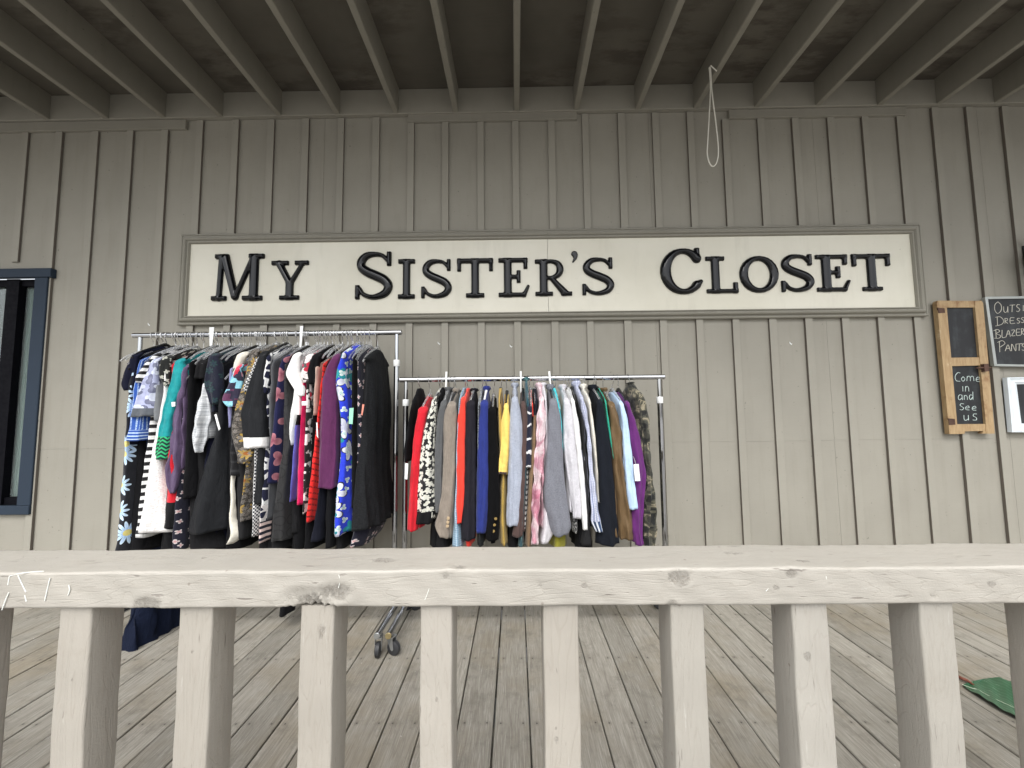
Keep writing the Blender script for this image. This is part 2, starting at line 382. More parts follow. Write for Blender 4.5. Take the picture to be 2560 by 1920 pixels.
M['rail']=rail_mat('painted_rail_wood','x',kl)
rail=empty('porch_railing',(0,RY,0),'beige painted wooden porch railing with square balusters in the foreground','railing')
# top rail: rounded section, slightly irregular, with gouged knot
def rail_mesh():
    nx=900; xs=np.linspace(xa,xb,nx); sec=[]
    y0,y1,z0,z1=RY,ryb,rz0,rz1
    def corner(cx,cz,a0,r): return [(cx+r*math.cos(a),cz+r*math.sin(a)) for a in np.linspace(a0,a0+PI/2,5)]
    r=.0065
    pts=corner(y1-r,z1-r,0,r)+[(y0+(y1-y0)*k/8,z1) for k in range(7,0,-1)]+corner(y0+r,z1-r,PI/2,r)+[(y0,z0+(z1-z0)*k/10) for k in range(9,0,-1)]+corner(y0+r,z0+r,PI,r)+corner(y1-r,z0+r,3*PI/2,r)
    pts=np.array(pts); m=len(pts)
    gx=xs[:,None]; gy=pts[None,:,0]+0*gx; gz=pts[None,:,1]+0*gx
    X=gx+0*gy
    wob=.0014*np.sin(X*9+3*gz)+.0009*np.sin(X*23.0+40*gz+1)+.0006*np.sin(X*61+90*gz)
    for (c,rr,sx) in kl:
        d=np.sqrt(((X-c[0])/sx)**2+(gy-c[1])**2+(gz-c[2])**2)
        wob-= (.16*rr)*np.exp(-(d/rr)**2)*(1+.8*np.sin(X*400+gz*300))-.10*rr*np.exp(-((d-rr*1.2)/(rr*.35))**2)
    cyy,czz=(y0+y1)/2,(z0+z1)/2
    front=np.clip((cyy-gy)/(y1-y0)*2,0,1)**4; top=np.clip((gz-czz)/(z1-z0)*2,0,1)**4
    gy2=gy-wob*front; gz2=gz+wob*top
    # splintered lower edge near the big knot
    kx=kl[0][0][0]; e=np.exp(-((X-kx-.01)/.05)**2); low=np.clip((z0+.02-gz)/.02,0,1)
    gz2+=e*low*(.005+.004*np.sin(X*350)+.003*np.sin(X*910)); gy2+=e*low*.006
    V=np.stack([X,gy2,gz2],-1).reshape(-1,3)
    b=MB(); F=[(i*m+k,i*m+(k+1)%m,(i+1)*m+(k+1)%m,(i+1)*m+k) for i in range(nx-1) for k in range(m)]
    F+=[tuple(range(m-1,-1,-1)),tuple((nx-1)*m+k for k in range(m))]
    b.v=[tuple(v) for v in V.tolist()]; b.f=F; b.mi=[0]*len(F)
    return b.build('top_rail',M['rail'],rail,smooth=True)
rail_mesh()
b=MB(); b.box(xa,xb,RY+.018,RY+.085,.07,.155,bev=.004); b.build('bottom_rail',M['rail'],rail)
bal=[(145,226),(446,530),(750,834),(1050,1130),(1358,1447),(1677,1762),(1982,2072),(2303,2388)]
bcs=[(float(atY(l,1560,RY+.012)[0]),float(atY(r,1560,RY+.012)[0])) for l,r in bal]
wdm=sum(r-l for l,r in bcs)/len(bcs); gap=(bcs[-1][0]-bcs[0][0])/7
extra=[(bcs[0][0]-gap*k,bcs[0][0]-gap*k+wdm) for k in (1,2,3,4)]+[(bcs[-1][0]+gap*k,bcs[-1][0]+gap*k+wdm) for k in (1,2,3,4)]
kb={1:[(480,1630,.006)],4:[(1392,1850,.009),(1390,1820,.004)],2:[(805,1580,.013)],6:[(2020,1640,.011)],3:[(1092,1750,.004)],0:[(180,1700,.004)]}
for i,(l,r) in enumerate(bcs+extra):
    kk=[(tuple(atY(px,py,RY+.012)),rr,1.6) for px,py,rr in kb.get(i,[])]
    q_=random.uniform(-.012,.012); c=(.33+q_+.006*(i<5),.312+q_,.276+q_-.004*(i<5))
    mt=rail_mat('painted_baluster_wood','z',kk,c) if i<8 else M['bal0']
    if i==0: M['bal0']=mt
    b=MB(); nz=30; sec=[]
    y0,y1=RY+.012,RY+.012+.082; rr=.005; z0b,z1b=.156,rz0-.0005
    def cor(cx,cy_,a0): return [(cx+rr*math.cos(a),cy_+rr*math.sin(a)) for a in np.linspace(a0,a0+PI/2,4)]
    s_=cor(r-rr,y1-rr,0)+cor(l+rr,y1-rr,PI/2)+cor(l+rr,y0+rr,PI)+cor(r-rr,y0+rr,3*PI/2)
    m=len(s_); vs=[]; ph=random.random()*6
    for k in range(nz):
        z=z0b+(z1b-z0b)*k/(nz-1); o=.0008*math.sin(z*21+ph); q=.0006*math.sin(z*37+ph*2)
        vs+=[(x+o,y+q,z) for x,y in s_]
    b.add(vs,[(j*m+k,j*m+(k+1)%m,(j+1)*m+(k+1)%m,(j+1)*m+k) for j in range(nz-1) for k in range(m)]+[tuple(range(m-1,-1,-1)),tuple((nz-1)*m+k for k in range(m))])
    b.build('baluster',mt,rail,smooth=True)
# chalk scribbles on the rail
def stroke(b,pts,Y,r,n=6,flat=True,z=None):
    P=[Vector(atY(x,y,Y)) if z is None else Vector(atZ(x,y,z)) for x,y in pts]; b.tube(P,r,n)
def chalk(pts,Y,r,z=None):
    b=MB(); stroke(b,bez(pts,4),Y,r,z=z); b.build('chalk_mark',M['chalk'],rail)
for q in ([(22,1482),(14,1500),(5,1525)],[(24,1440),(20,1462)],[(45,1438),(55,1460),(65,1480)],[(125,1445),(118,1475),(112,1502)],[(172,1462),(174,1475),(170,1488)],[(62,1488),(66,1504)]): chalk(q,RY-.0003,.0011)
chalk([(25,1440),(60,1432),(110,1428)],0,.0010,z=rz1)
for q in ([(847,1437),(850,1452),(846,1470)],[(1075,1465),(1068,1485),(1062,1500)],[(1915,1478),(1930,1458)],[(2065,1440),(2066,1455)]): chalk(q,RY+.0002,.0007)

# ---------------------------------------------------------------- shop sign
SY=WY-.03
sign=empty('shop_sign',(0.1,WY,1.9),"long cream wall sign reading MY SISTER'S CLOSET in raised black letters",'sign')
def onP(px,py,Y=SY): return atY(px,py,Y)
TL,TR,BL,BR=[onP(*q) for q in((476,611),(2273,585),(470,790),(2289,768))]
oTL,oTR,oBL,oBR=[onP(*q) for q in((451,584),(2302,561),(445,813),(2320,790))]
xi0=(TL[0]+BL[0])/2; xi1=(TR[0]+BR[0])/2; zi1=(TL[2]+TR[2])/2; zi0=(BL[2]+BR[2])/2
xo0=(oTL[0]+oBL[0])/2; xo1=(oTR[0]+oBR[0])/2; zo1=(oTL[2]+oTR[2])/2; zo0=(oBL[2]+oBR[2])/2
tilt=((TR[2]-TL[2])+(BR[2]-BL[2]))/2/(xi1-xi0)          # the sign hangs very slightly out of level
def st(x,z): return z+tilt*(x-.1)
zi1=float((TL[2]-tilt*(TL[0]-.1)+TR[2]-tilt*(TR[0]-.1))/2); zi0=float((BL[2]-tilt*(BL[0]-.1)+BR[2]-tilt*(BR[0]-.1))/2)
zo1=float((oTL[2]-tilt*(oTL[0]-.1)+oTR[2]-tilt*(oTR[0]-.1))/2); zo0=float((oBL[2]-tilt*(oBL[0]-.1)+oBR[2]-tilt*(oBR[0]-.1))/2)
xs_=float(onP(1370,690)[0])
for (xa_,xb_) in ((xi0-.01,xs_-.0012),(xs_+.0012,xi1+.01)):
    b=MB(); P=[(xa_,zi0-.01),(xb_,zi0-.01),(xb_,zi1+.01),(xa_,zi1+.01)]
    b.prism(P,lambda p,d:(p[0],d,st(p[0],p[1])),SY,SY+.018); b.build('sign_panel',M['signpanel'],sign)
# moulded frame: profile (inset distance from outer edge 0..1, projection)
W=((xi0-xo0)+(xo1-xi1)+(zo1-zi1)+(zi0-zo0))/4
prof=[(0,.0),(0,.030),(.10,.036),(.16,.036),(.20,.030),(.30,.030),(.42,.050),(.55,.056),(.66,.050),(.74,.038),(.80,.038),(.86,.046),(.93,.046),(1,.032),(1,.012)]
for side in range(4):
    b=MB(); C=[(xo0,zo0,xi0,zi0),(xo1,zo0,xi1,zi0),(xo1,zo1,xi1,zi1),(xo0,zo1,xi0,zi1)]
    a0,a1=C[side],C[(side+1)%4]; vs=[]
    for (t_,h) in prof:
        for c in (a0,a1):
            x=c[0]+(c[2]-c[0])*t_; z=c[1]+(c[3]-c[1])*t_; vs.append((x,WY-.001-h,st(x,z)))
    n=len(prof); b.add(vs,[(2*k,2*k+1,2*k+3,2*k+2) for k in range(n-1)]+[tuple(2*k for k in range(n-1,-1,-1)),tuple(2*k+1 for k in range(n))])
    b.build('frame_moulding',M['signframe'],sign)
# raised letters from signed distance fields
def seg(P,p0,r0,p1,r1):
    a=np.array(p0); d=np.array(p1)-a; L=max(d@d,1e-9); t=np.clip(((P-a)@d)/L,0,1)
    q=a+t[...,None]*d; return np.hypot(P[...,0]-q[...,0],P[...,1]-q[...,1])-(r0+(r1-r0)*t)
def rbox(P,x0,x1,y0,y1,r=.02):
    dx=np.abs(P[...,0]-(x0+x1)/2)-(x1-x0)/2+r; dy=np.abs(P[...,1]-(y0+y1)/2)-(y1-y0)/2+r
    return np.hypot(np.maximum(dx,0),np.maximum(dy,0))+np.minimum(np.maximum(dx,dy),0)-r
def smin(a,b,k=.035):
    h=np.clip(.5+.5*(b-a)/k,0,1); return b+(a-b)*h-k*h*(1-h)
def path(P,pts,n=7):
    Q=bez(pts,n); d=None
    for a,c in zip(Q[:-1],Q[1:]):
        e=seg(P,a[:2],a[2],c[:2],c[2]); d=e if d is None else np.minimum(d,e)
    return d
def ell(cx,cy_,rx,ry,a0,a1,rs,rt,n=26):
    out=[]
    for a in np.linspace(math.radians(a0),math.radians(a1),n):
        out.append((cx+rx*math.cos(a),cy_+ry*math.sin(a),rt+(rs-rt)*abs(math.cos(a))**1.5))
    return out
def Sdef(P):
    pts=[(.70,.83,.04),(.60,.92,.042),(.44,.95,.048),(.25,.92,.07),(.13,.80,.088),(.14,.67,.095),(.28,.57,.098),(.47,.49,.10),(.65,.40,.10),(.74,.27,.095),(.67,.13,.08),(.50,.06,.06),(.34,.05,.048),(.18,.11,.045),(.10,.22,.04)]
    return [path(P,pts,4),rbox(P,.70,.80,.70,1.0),rbox(P,0,.095,0,.30)]
def LET(ch,P):
    bx_=lambda *a:rbox(P,*a)
    if ch=='I': L=[bx_(.135,.335,0,1),bx_(0,.47,0,.11),bx_(0,.47,.89,1)]
    elif ch=='T': L=[bx_(.37,.57,0,1),bx_(.23,.71,0,.11),bx_(0,.94,.88,1),bx_(0,.10,.67,1),bx_(.84,.94,.67,1)]
    elif ch=='E': L=[bx_(.14,.34,0,1),bx_(0,.75,.89,1),bx_(0,.70,0,.11),bx_(.65,.75,.72,1),seg(P,(.66,.055),.055,(.765,.27),.035),bx_(.3,.52,.465,.57),bx_(.47,.57,.36,.68)]
    elif ch=='L': L=[bx_(.14,.34,0,1),bx_(0,.48,.89,1),bx_(0,.80,0,.11),bx_(.69,.80,0,.29)]
    elif ch=='R': L=[bx_(.12,.32,0,1),bx_(0,.46,0,.11),bx_(0,.3,.89,1),path(P,[(.28,.945,.05),(.45,.945,.052),(.60,.88,.075),(.655,.73,.092),(.60,.58,.078),(.45,.50,.052),(.28,.495,.048)],5),seg(P,(.44,.47),.06,(.76,.09),.095),bx_(.68,.96,0,.11)]
    elif ch=='M': L=[seg(P,(.17,.05),.055,(.20,.93),.055),bx_(0,.34,0,.10),bx_(.05,.36,.90,1),seg(P,(.29,.91),.09,(.54,.08),.075),seg(P,(.56,.08),.05,(.93,.91),.05),bx_(.88,1.07,0,1),bx_(.72,1.18,0,.10),bx_(.84,1.2,.90,1)]
    elif ch=='Y': L=[bx_(.42,.63,0,.48),bx_(.25,.80,0,.11),seg(P,(.22,.92),.09,(.51,.45),.085),seg(P,(.88,.93),.05,(.58,.46),.06),bx_(0,.48,.89,1),bx_(.66,1.05,.89,1)]
    elif ch=='O': L=[path(P,ell(.5,.5,.395,.435,0,360,.105,.06),1)]
    elif ch=='C': L=[path(P,ell(.46,.5,.355,.44,38,318,.105,.055)+[(.80,.27,.045)],1),rbox(P,.70,.80,.70,1.0)]
    elif ch=='S': L=Sdef(P)
    elif ch=="'": L=[path(P,[(.30,.74,.24),(.36,.60,.20),(.34,.35,.12),(.18,.08,.06)],5)]
    d=L[0]
    for e in L[1:]: d=smin(d,e)
    return d
WID={'I':.47,'T':.94,'E':.81,'L':.81,'R':.96,'M':1.2,'Y':1.05,'O':1.0,'C':.86,'S':.84,"'":.57}
A3=lambda x,y:(420+x/2.257,540+y/2.257); B3=lambda x,y:(1360+x/2.257,540+y/2.257)
LT=[('M',A3(235,215),A3(548,475)),('Y',A3(570,253),A3(797,470)),('S',A3(1050,203),A3(1272,467)),('I',A3(1293,245),A3(1395,463)),('S',A3(1425,245),A3(1603,460)),('T',A3(1630,240),A3(1833,457)),('E',A3(1865,238),A3(2040,453)),('R',A3(2073,238),B3(157,452)),("'",B3(150,190),B3(193,265)),('S',B3(217,228),B3(397,448)),('C',B3(660,175),B3(898,445)),('L',B3(918,222),B3(1095,437)),('O',B3(1107,218),B3(1325,436)),('S',B3(1340,210),B3(1525,430)),('E',B3(1540,212),B3(1730,428)),('T',B3(1745,208),B3(1958,425))]
for ch,p0,p1 in LT:
    yl=SY-.010
    rt_=p0[0]>1280; a=atY(p0[0],p1[1],SY if rt_ else SY-.022); c=atY(p1[0],p0[1],SY-.022 if rt_ else SY); x0,z0,x1,z1=a[0],a[2],c[0],c[2]
    H=z1-z0; wU=WID[ch]; n=96 if ch!="'" else 40; st_=1/n; pad=3
    nx=int(wU*n)+2*pad; nz=n+2*pad
    gx,gz=np.meshgrid((np.arange(nx)-pad+.5)*st_,(np.arange(nz)-pad+.5)*st_,indexing='ij')
    P=np.stack([gx,gz],-1); D=LET(ch,P)-.004
    # snap near-boundary vertices onto the outline
    for _ in range(2):
        gdx=np.gradient(D,st_,axis=0); gdz=np.gradient(D,st_,axis=1); gl=np.maximum(np.hypot(gdx,gdz),.3)
        near=(np.abs(D)<st_*.8)
        if _==0:
            gx2=np.where(near,gx-gdx/gl**2*D,gx); gz2=np.where(near,gz-gdz/gl**2*D,gz)
    inside=(D<st_*.8)
    Di=LET(ch,np.stack([gx2,gz2],-1))-.004; R=.105
    tt=np.clip(-Di/R,0,1); hh=.005+.019*np.sqrt(np.clip(1-(1-tt)**2,0,1))*(H/.25)
    quad=inside[:-1,:-1]&inside[1:,:-1]&inside[1:,1:]&inside[:-1,1:]&(((D[:-1,:-1]+D[1:,:-1]+D[1:,1:]+D[:-1,1:])/4)<0)
    idx=-np.ones(D.shape,int); used=np.zeros(D.shape,bool)
    for (i0,j0) in((0,0),(1,0),(1,1),(0,1)): used[i0:i0+quad.shape[0],j0:j0+quad.shape[1]]|=quad
    ii=np.argwhere(used); idx[used]=np.arange(len(ii)); nf=len(ii)
    sx=(x1-x0)/wU; sz=H
    X=x0+gx2*sx; Z=z0+gz2*sz
    V=[(X[i,j],SY-hh[i,j],Z[i,j]) for i,j in ii]+[(X[i,j],SY+.001,Z[i,j]) for i,j in ii]
    F=[]; E={}
    for i,j in np.argwhere(quad):
        q=[idx[i,j],idx[i+1,j],idx[i+1,j+1],idx[i,j+1]]; F.append(tuple(q))
        for k in range(4):
            e=(q[k],q[(k+1)%4])
            if (e[1],e[0]) in E: del E[(e[1],e[0])]
            else: E[e]=1
    F+=[(e[1],e[0],e[0]+nf,e[1]+nf) for e in E]
    b=MB(); b.v=[tuple(map(float,v)) for v in V]; b.f=[tuple(int(t) for t in f) for f in F]; b.mi=[0]*len(F)
    o=b.build('letter',M['letter'],sign,smooth=True); o['label']='raised glossy black letter '+ch if ch!="'" else 'raised glossy black apostrophe'

# ---------------------------------------------------------------- window at the left
win=empty('shop_window',(wxl,WY,wz0),'dark window with navy blue wooden frame at the left edge','window')
yf=WY-.03
b=MB(); cx0=float(atY(86,760,yf)[0]); cx1=float(atY(120,900,yf)[0])
zt0=float(atY(60,694,yf)[2]); zt1=float(atY(60,675,yf)[2]); zb1=float(atY(40,1265,yf)[2]); zb0=float(atY(40,1287,yf)[2])
xr=float(atY(100,1000,yf)[0])-.016; cw=.095
b.box(xr-cw,xr,yf,WY,zb1,zt0,bev=.003); b.box(wxl-.1,wxl-.005,yf,WY,zb1,zt0,bev=.003)
b.box(wxl-.1,xr+.03,yf-.008,WY,zt0+.001,zt1+.01,bev=.003); b.box(wxl-.1,xr,yf-.004,WY,zb0,zb1-.001,bev=.003)
b.build('frame',M['navyframe'],win)
b=MB(); gx0=xr-cw
b.box(gx0-.012,gx0,WY-.012,WY+.06,zb1,zt0); b.box(wxl,gx0-.012,WY+.01,WY+.06,zb1,zb1+.05); b.box(wxl,gx0-.012,WY+.01,WY+.06,zt0-.05,zt0)
b.box(gx0-.24,gx0-.145,WY-.005,WY+.05,zb1+.001,zt0-.001); b.box(wxl,wxl+.05,WY+.01,WY+.06,zb1+.05,zt0-.05)
b.build('sash',M['darksash'],win)
b=MB(); b.box(wxl+.05,gx0-.012,WY+.040,WY+.044,zb1+.05,zt0-.05); b.build('glass',M['glass'],win)
b=MB(); n=60
vs=[];
for k in range(n+1):
    x=gx0-.16+.15*k/n; y=WY+.062+.004*math.sin(k*.8)
    vs+=[(x,y,zb1+.03),(x,y,zt0-.03)]
b.add(vs,[(2*k,2*k+2,2*k+3,2*k+1) for k in range(n)]); b.build('curtain',M['curtain'],win)
b=MB(); b.box(wxl-.05,gx0+.05,WY+.5,WY+.52,zb0-.1,zt1+.1); b.box(wxl-.05,wxl-.04,WY+.06,WY+.5,zb0-.1,zt1+.1); b.box(gx0+.04,gx0+.05,WY+.062,WY+.5,zb0-.1,zt1+.1)
b.build('dark_interior',M['darkroom'],win)

# ---------------------------------------------------------------- stroke lettering for chalk
SF={'O':[[(.5,1),(.1,.75),(.08,.3),(.45,0),(.9,.25),(.92,.7),(.5,1)]],'U':[[(.05,1),(.08,.3),(.4,0),(.8,.3),(.88,1)],[(.88,1),(.92,0)]],
'T':[[(0,.95),(1,1)],[(.5,.98),(.45,0)]],'S':[[(.9,.95),(.4,1),(.1,.75),(.5,.52),(.9,.28),(.5,0),(.05,.08)]],'I':[[(.5,1),(.5,0)]],
'D':[[(.25,.95),(.28,.05)],[(0,.95),(.6,1),(1,.6),(.8,.2),(.05,0)]],'R':[[(.1,1),(.1,0)],[(.1,.95),(.8,.9),(.75,.55),(.12,.48),(.95,0)]],
'E':[[(.85,1),(.05,.95),(.08,.03),(1,.06)],[(.08,.5),(.7,.52)]],'B':[[(.3,.95),(.35,.03)],[(0,.85),(.5,1),(.85,.8),(.4,.52),(.95,.3),(.8,.02),(.1,0)]],
'L':[[(.1,1),(.15,0),(1,.05)]],'A':[[(0,0),(.5,1),(.95,0)],[(.15,.4),(.8,.42)]],'Z':[[(0,.95),(.8,.95),(.1,.05),(.95,.03)]],
'P':[[(.25,.95),(.3,0)],[(0,.85),(.6,1),(.95,.75),(.3,.42)]],'N':[[(.05,0),(.1,1),(.85,.02),(.9,1)]],
'C':[[(.9,.95),(.5,1),(.05,.6),(.2,.1),(.9,0)]],'o':[[(.5,1),(.05,.5),(.5,0),(.95,.5),(.5,1)]],'m':[[(.05,0),(.08,1)],[(.08,.7),(.3,1),(.48,.7),(.5,0)],[(.5,.7),(.72,1),(.92,.7),(.97,0)]],
'e':[[(.1,.5),(.85,.6),(.6,1),(.1,.7),(.15,.15),(.9,.05)]],'i':[[(.4,1),(.5,0)]],'n':[[(.05,0),(.05,1)],[(.05,.7),(.45,1),(.85,.7),(.95,0)]],
'a':[[(.85,.95),(.3,1),(.03,.5),(.3,.03),(.85,.4)],[(.85,1),(.95,0)]],'d':[[(.8,.55),(.3,.6),(.03,.3),(.35,0),(.8,.3)],[(.85,1),(.9,0)]],
's':[[(.9,.95),(.3,.95),(.15,.65),(.8,.4),(.8,.05),(.05,.05)]],'u':[[(.05,1),(.1,.2),(.4,0),(.85,.3),(.85,1)],[(.85,1),(.92,0)]]}
def write(par,mt,ch,x0,y0,x1,y1,Y,r,conv):
    b=MB()
    for s in SF[ch]:
        q=bez(s,5) if len(s)>2 else s
        P=[]
        for u,v in q:
            px,py=conv(x0+(x1-x0)*u,y1+(y0-y1)*v); P.append(Vector(atY(px,py,Y)))
        b.tube(P,r,5)
    b.build('chalk_letter',mt,par)
Zc=lambda x,y:(2260+x/2.767,560+y/2.767)
Zd=lambda x,y:(2440+x/4.366,720+y/4.366)
def planar(pts,conv,Y): return [tuple(float(t) for t in atY(*conv(*p),Y)[[0,2]]) for p in pts]
def flat(name,pts,conv,Y0,Y1,mat,parent,n=0):
    b=MB(); P=planar(pts,conv,Y0); b.prism(P,lambda p,d:(p[0],d,p[1]),Y0,Y1); return b.build(name,mat,parent)
yb=WY-.022
cb=empty('chalkboard',tuple(atY(*Zc(430,990),yb)),'narrow old pine framed chalkboard saying Come in and See us','chalkboard')
Yf=WY-.048
fr=[[(228,545),(235,530),(292,530),(368,1383),(372,1453),(315,1453)],[(488,532),(535,530),(548,545),(628,1450),(570,1450),(566,1382)],[(290,530),(490,532),(492,577),(295,578)],[(322,925),(530,922),(537,978),(328,983)],[(366,1385),(567,1383),(571,1449),(540,1450),(552,1432),(425,1434),(418,1452),(371,1452)]]
for i,p in enumerate(fr): flat('frame_board',p,Zc,Yf if i<2 else Yf+.003,WY-.019,M['pine'],cb)
flat('upper_slate',[(288,570),(495,570),(525,930),(320,932)],Zc,Yf+.014,WY-.020,M['slate'],cb)
flat('lower_slate',[(328,975),(532,972),(570,1388),(362,1390)],Zc,Yf+.014,WY-.020,M['slate'],cb)
flat('hinge',[(233,578),(280,582),(285,614),(240,616)],Zc,Yf-.003,Yf+.004,M['rust'],cb); flat('hinge',[(308,1345),(352,1348),(356,1388),(313,1390)],Zc,Yf-.003,Yf+.004,M['rust'],cb)
b=MB(); P0=Vector(atY(*Zc(498,996),Yf-.008)); P1=Vector(atY(*Zc(556,994),Yf-.012)); P2=Vector(atY(*Zc(600,994),Yf-.008)); b.tube([P0,P1,P2],[.005,.007,.005],8)
P=planar([(553,968),(585,966),(590,1018),(560,1022)],Zc,Yf-.02); b.prism(P,lambda p,d:(p[0],d,p[1]),Yf-.02,Yf+.001); b.build('latch',M['rust'],cb)
b=MB()
for ch,x0,y0,x1,y1 in (('C',352,1028,392,1088),('o',395,1056,422,1088),('m',432,1052,485,1086),('e',497,1058,526,1092),('i',402,1122,412,1158),('n',424,1122,450,1158),('a',374,1182,405,1218),('n',415,1185,440,1216),('d',450,1160,480,1215),('S',384,1242,416,1286),('e',424,1258,455,1288),('e',470,1260,502,1290),('u',412,1322,450,1358),('s',474,1312,506,1358)):
    write(cb,M['chalkteal'],ch,x0,y0,x1,y1,Yf+.0135,.0016,Zc)
# larger board, cut by the frame
cb=empty('chalkboard',tuple(atY(2560,800,yb)),'wide chalkboard with metal edge listing OUTSIDE DRESSES BLAZERS PANTS at right edge','chalkboard')
Yf=WY-.040
flat('slate',[(140,118),(1400,100),(1480,850),(215,835)],Zd,Yf+.008,WY-.019,M['slate'],cb)
for p in ([(98,100),(128,96),(232,850),(200,850)],[(128,96),(1420,70),(1420,100),(134,120)],[(228,830),(1500,850),(1500,878),(232,852)]): flat('metal_edge',p,Zd,Yf,WY-.0195,M['alu'],cb)
b=MB()
for ch,x0,y0,x1,y1 in (('O',198,150,280,278),('U',298,202,352,268),('T',365,184,425,262),('S',438,180,482,258),('I',508,188,522,250),('D',208,315,300,415),('R',312,328,348,388),('E',372,325,425,388),('S',444,330,482,385),('S',492,322,530,378),('B',192,452,270,548),('L',278,458,330,538),('A',328,462,378,530),('Z',385,458,430,522),('E',440,448,488,518),('R',492,440,524,510),('P',232,575,320,700),('A',318,620,378,688),('N',385,612,440,688),('T',440,608,505,685),('S',498,610,545,680)):
    write(cb,M['chalkcream'],ch,x0,y0,x1,y1,Yf+.0075,.0017,Zd)
# white picture frame
pf=empty('picture_frame',tuple(atY(2560,1020,yb)),'white moulded wooden picture frame with dark board below the wide chalkboard','picture frame')
O=planar([(328,978),(385,1575),(1100,1580),(1060,960)],Zd,WY-.04); I=planar([(460,1050),(515,1480),(990,1485),(960,1040)],Zd,WY-.04)
for s in range(4):
    b=MB(); a0,a1=(O[s],I[s]),(O[(s+1)%4],I[(s+1)%4]); vs=[]
    pr=[(0,0),(0,.026),(.12,.030),(.3,.024),(.5,.020),(.66,.024),(.8,.018),(1,.012),(1,0)]
    for t_,h in pr:
        for o_,i_ in (a0,a1): vs.append((o_[0]+(i_[0]-o_[0])*t_,WY-.0195-h,o_[1]+(i_[1]-o_[1])*t_))
    n=len(pr); b.add(vs,[(2*k,2*k+1,2*k+3,2*k+2) for k in range(n-1)]); b.build('frame_moulding',M['whiteframe'],pf)
b=MB(); b.prism(I,lambda p,d:(p[0],d,p[1]),WY-.026,WY-.0198); b.build('board',M['slate'],pf)
# wall lantern (mostly outside the frame)
lc=atY(2622,650,WY-.16); lx,ly,lz=map(float,lc)
ln=empty('wall_lantern',(lx,WY,lz),'black iron wall lantern above the wide chalkboard at the right edge','lantern')
b=MB(); b.lathe([(.005,.19),(.012,.17),(.02,.15),(.05,.13),(.085,.09),(.095,.075),(.02,.072)],(lx,ly,lz),n=8); b.build('cap',M['blackiron'],ln)
b=MB(); b.lathe([(.05,-.13),(.062,.07)],(lx,ly,lz),n=8); b.build('glass',M['glass'],ln)
b=MB()
for k in range(4):
    a=PI/4+k*PI/2; b.tube([(lx+.064*math.cos(a)*1.0,ly+.064*math.sin(a),lz+.072),(lx+.052*math.cos(a),ly+.052*math.sin(a),lz-.13)],.006,6)
b.lathe([(.01,-.19),(.03,-.17),(.055,-.14),(.058,-.125)],(lx,ly,lz),n=8); b.lathe([(.064,0.0),(.064,.012)],(lx,ly,lz-.03),n=8); b.build('cage',M['blackiron'],ln)
b=MB(); b.tube(bez([(lx,ly,lz+.19),(lx,ly+.03,lz+.24),(lx,ly+.09,lz+.22),(lx+.06,WY-.02,lz+.1)],5),.009,8); b.box(lx+.02,lx+.11,WY-.035,WY-.019,lz-.06,lz+.16,bev=.004); b.build('bracket',M['blackiron'],ln)

# cord loop hanging from a joist
YC=float(atZ(1783,170,ZC)[1])
cz=empty('cord_loop',tuple(atY(1783,168,YC)),'thin pale cord loop hanging from a ceiling joist','cord')
b=MB(); L1=[(1773,168),(1776,220),(1773,290),(1769,360),(1768,385),(1774,408),(1783,416),(1792,405),(1796,375),(1790,310),(1780,230),(1776,168)]
b.tube(bez([atY(x,y,YC+(.004*math.sin(i))) for i,(x,y) in enumerate(L1)],6),.0036,8); b.build('loop',M['cord'],cz,smooth=True)
b=MB(); b.tube([atY(1772,172,YC-.006),atY(1777,164,YC-.012),atY(1792,178,YC-.012)],.0035,8); b.build('hook',M['cord'],cz)
# scraps on the wall
for i,(x,y,l) in enumerate(((372,811,'bent white paper scrap stuck to the wall above the left rack'),(1097,858,'tiny white paper scrap on the wall above the right rack near its left end'),(1277,865,'small white paper scrap on the wall above the middle of the right rack'),(1977,858,'tiny white paper scrap on the bare wall below the letter S of CLOSET'),(2212,861,'tiny pale scrap on the wall below the sign and left of the pine chalkboard'))):
    b=MB(); P=[(x-3,y-4),(x+1,y+1),(x+4,y+1),(x+2,y+4),(x-2,y+1)]
    b.prism(planar(P,lambda a,c:(a,c),WY-.004),lambda p,d:(p[0],d,p[1]),WY-.004,WY-.0005); props(b.build('paper_scrap',M['whiteplastic']),l,'paper scrap')

# leaf on the deck
lf=empty('large_leaf',tuple(atZ(2480,1750,0)),'big dark green leaf with reddish stem lying on the deck at right','leaf')
Ze=lambda x,y:(2360+x/8.295,1640+y/8.295)
out=[(395,610),(480,560),(560,465),(720,445),(900,460),(1150,505),(1400,600),(1560,680),(1800,840),(2000,1060),(2120,1330),(2050,1520),(1850,1490),(1630,1390),(1250,1200),(1080,1110),(850,950),(700,850),(560,760),(430,670)]
base=atZ(*Ze(400,610),0.004); tip=atZ(*Ze(2150,1450),0.004); ax=tip-base; Lx=np.hypot(ax[0],ax[1]); ax/=Lx; nr=np.array([-ax[1],ax[0],0])
O=[atZ(*Ze(*p),0.004)-base for p in out]; up_=[(o@ax,o@nr) for o in O]
ts=[u for u,_ in up_]
hi=sorted([(u,v) for u,v in up_[:10]]+[(Lx,0)]); lo=sorted([(u,v) for u,v in up_[11:]]+[(0,0),(Lx,0)])
b=MB(); n=40; m=16; vs=[]
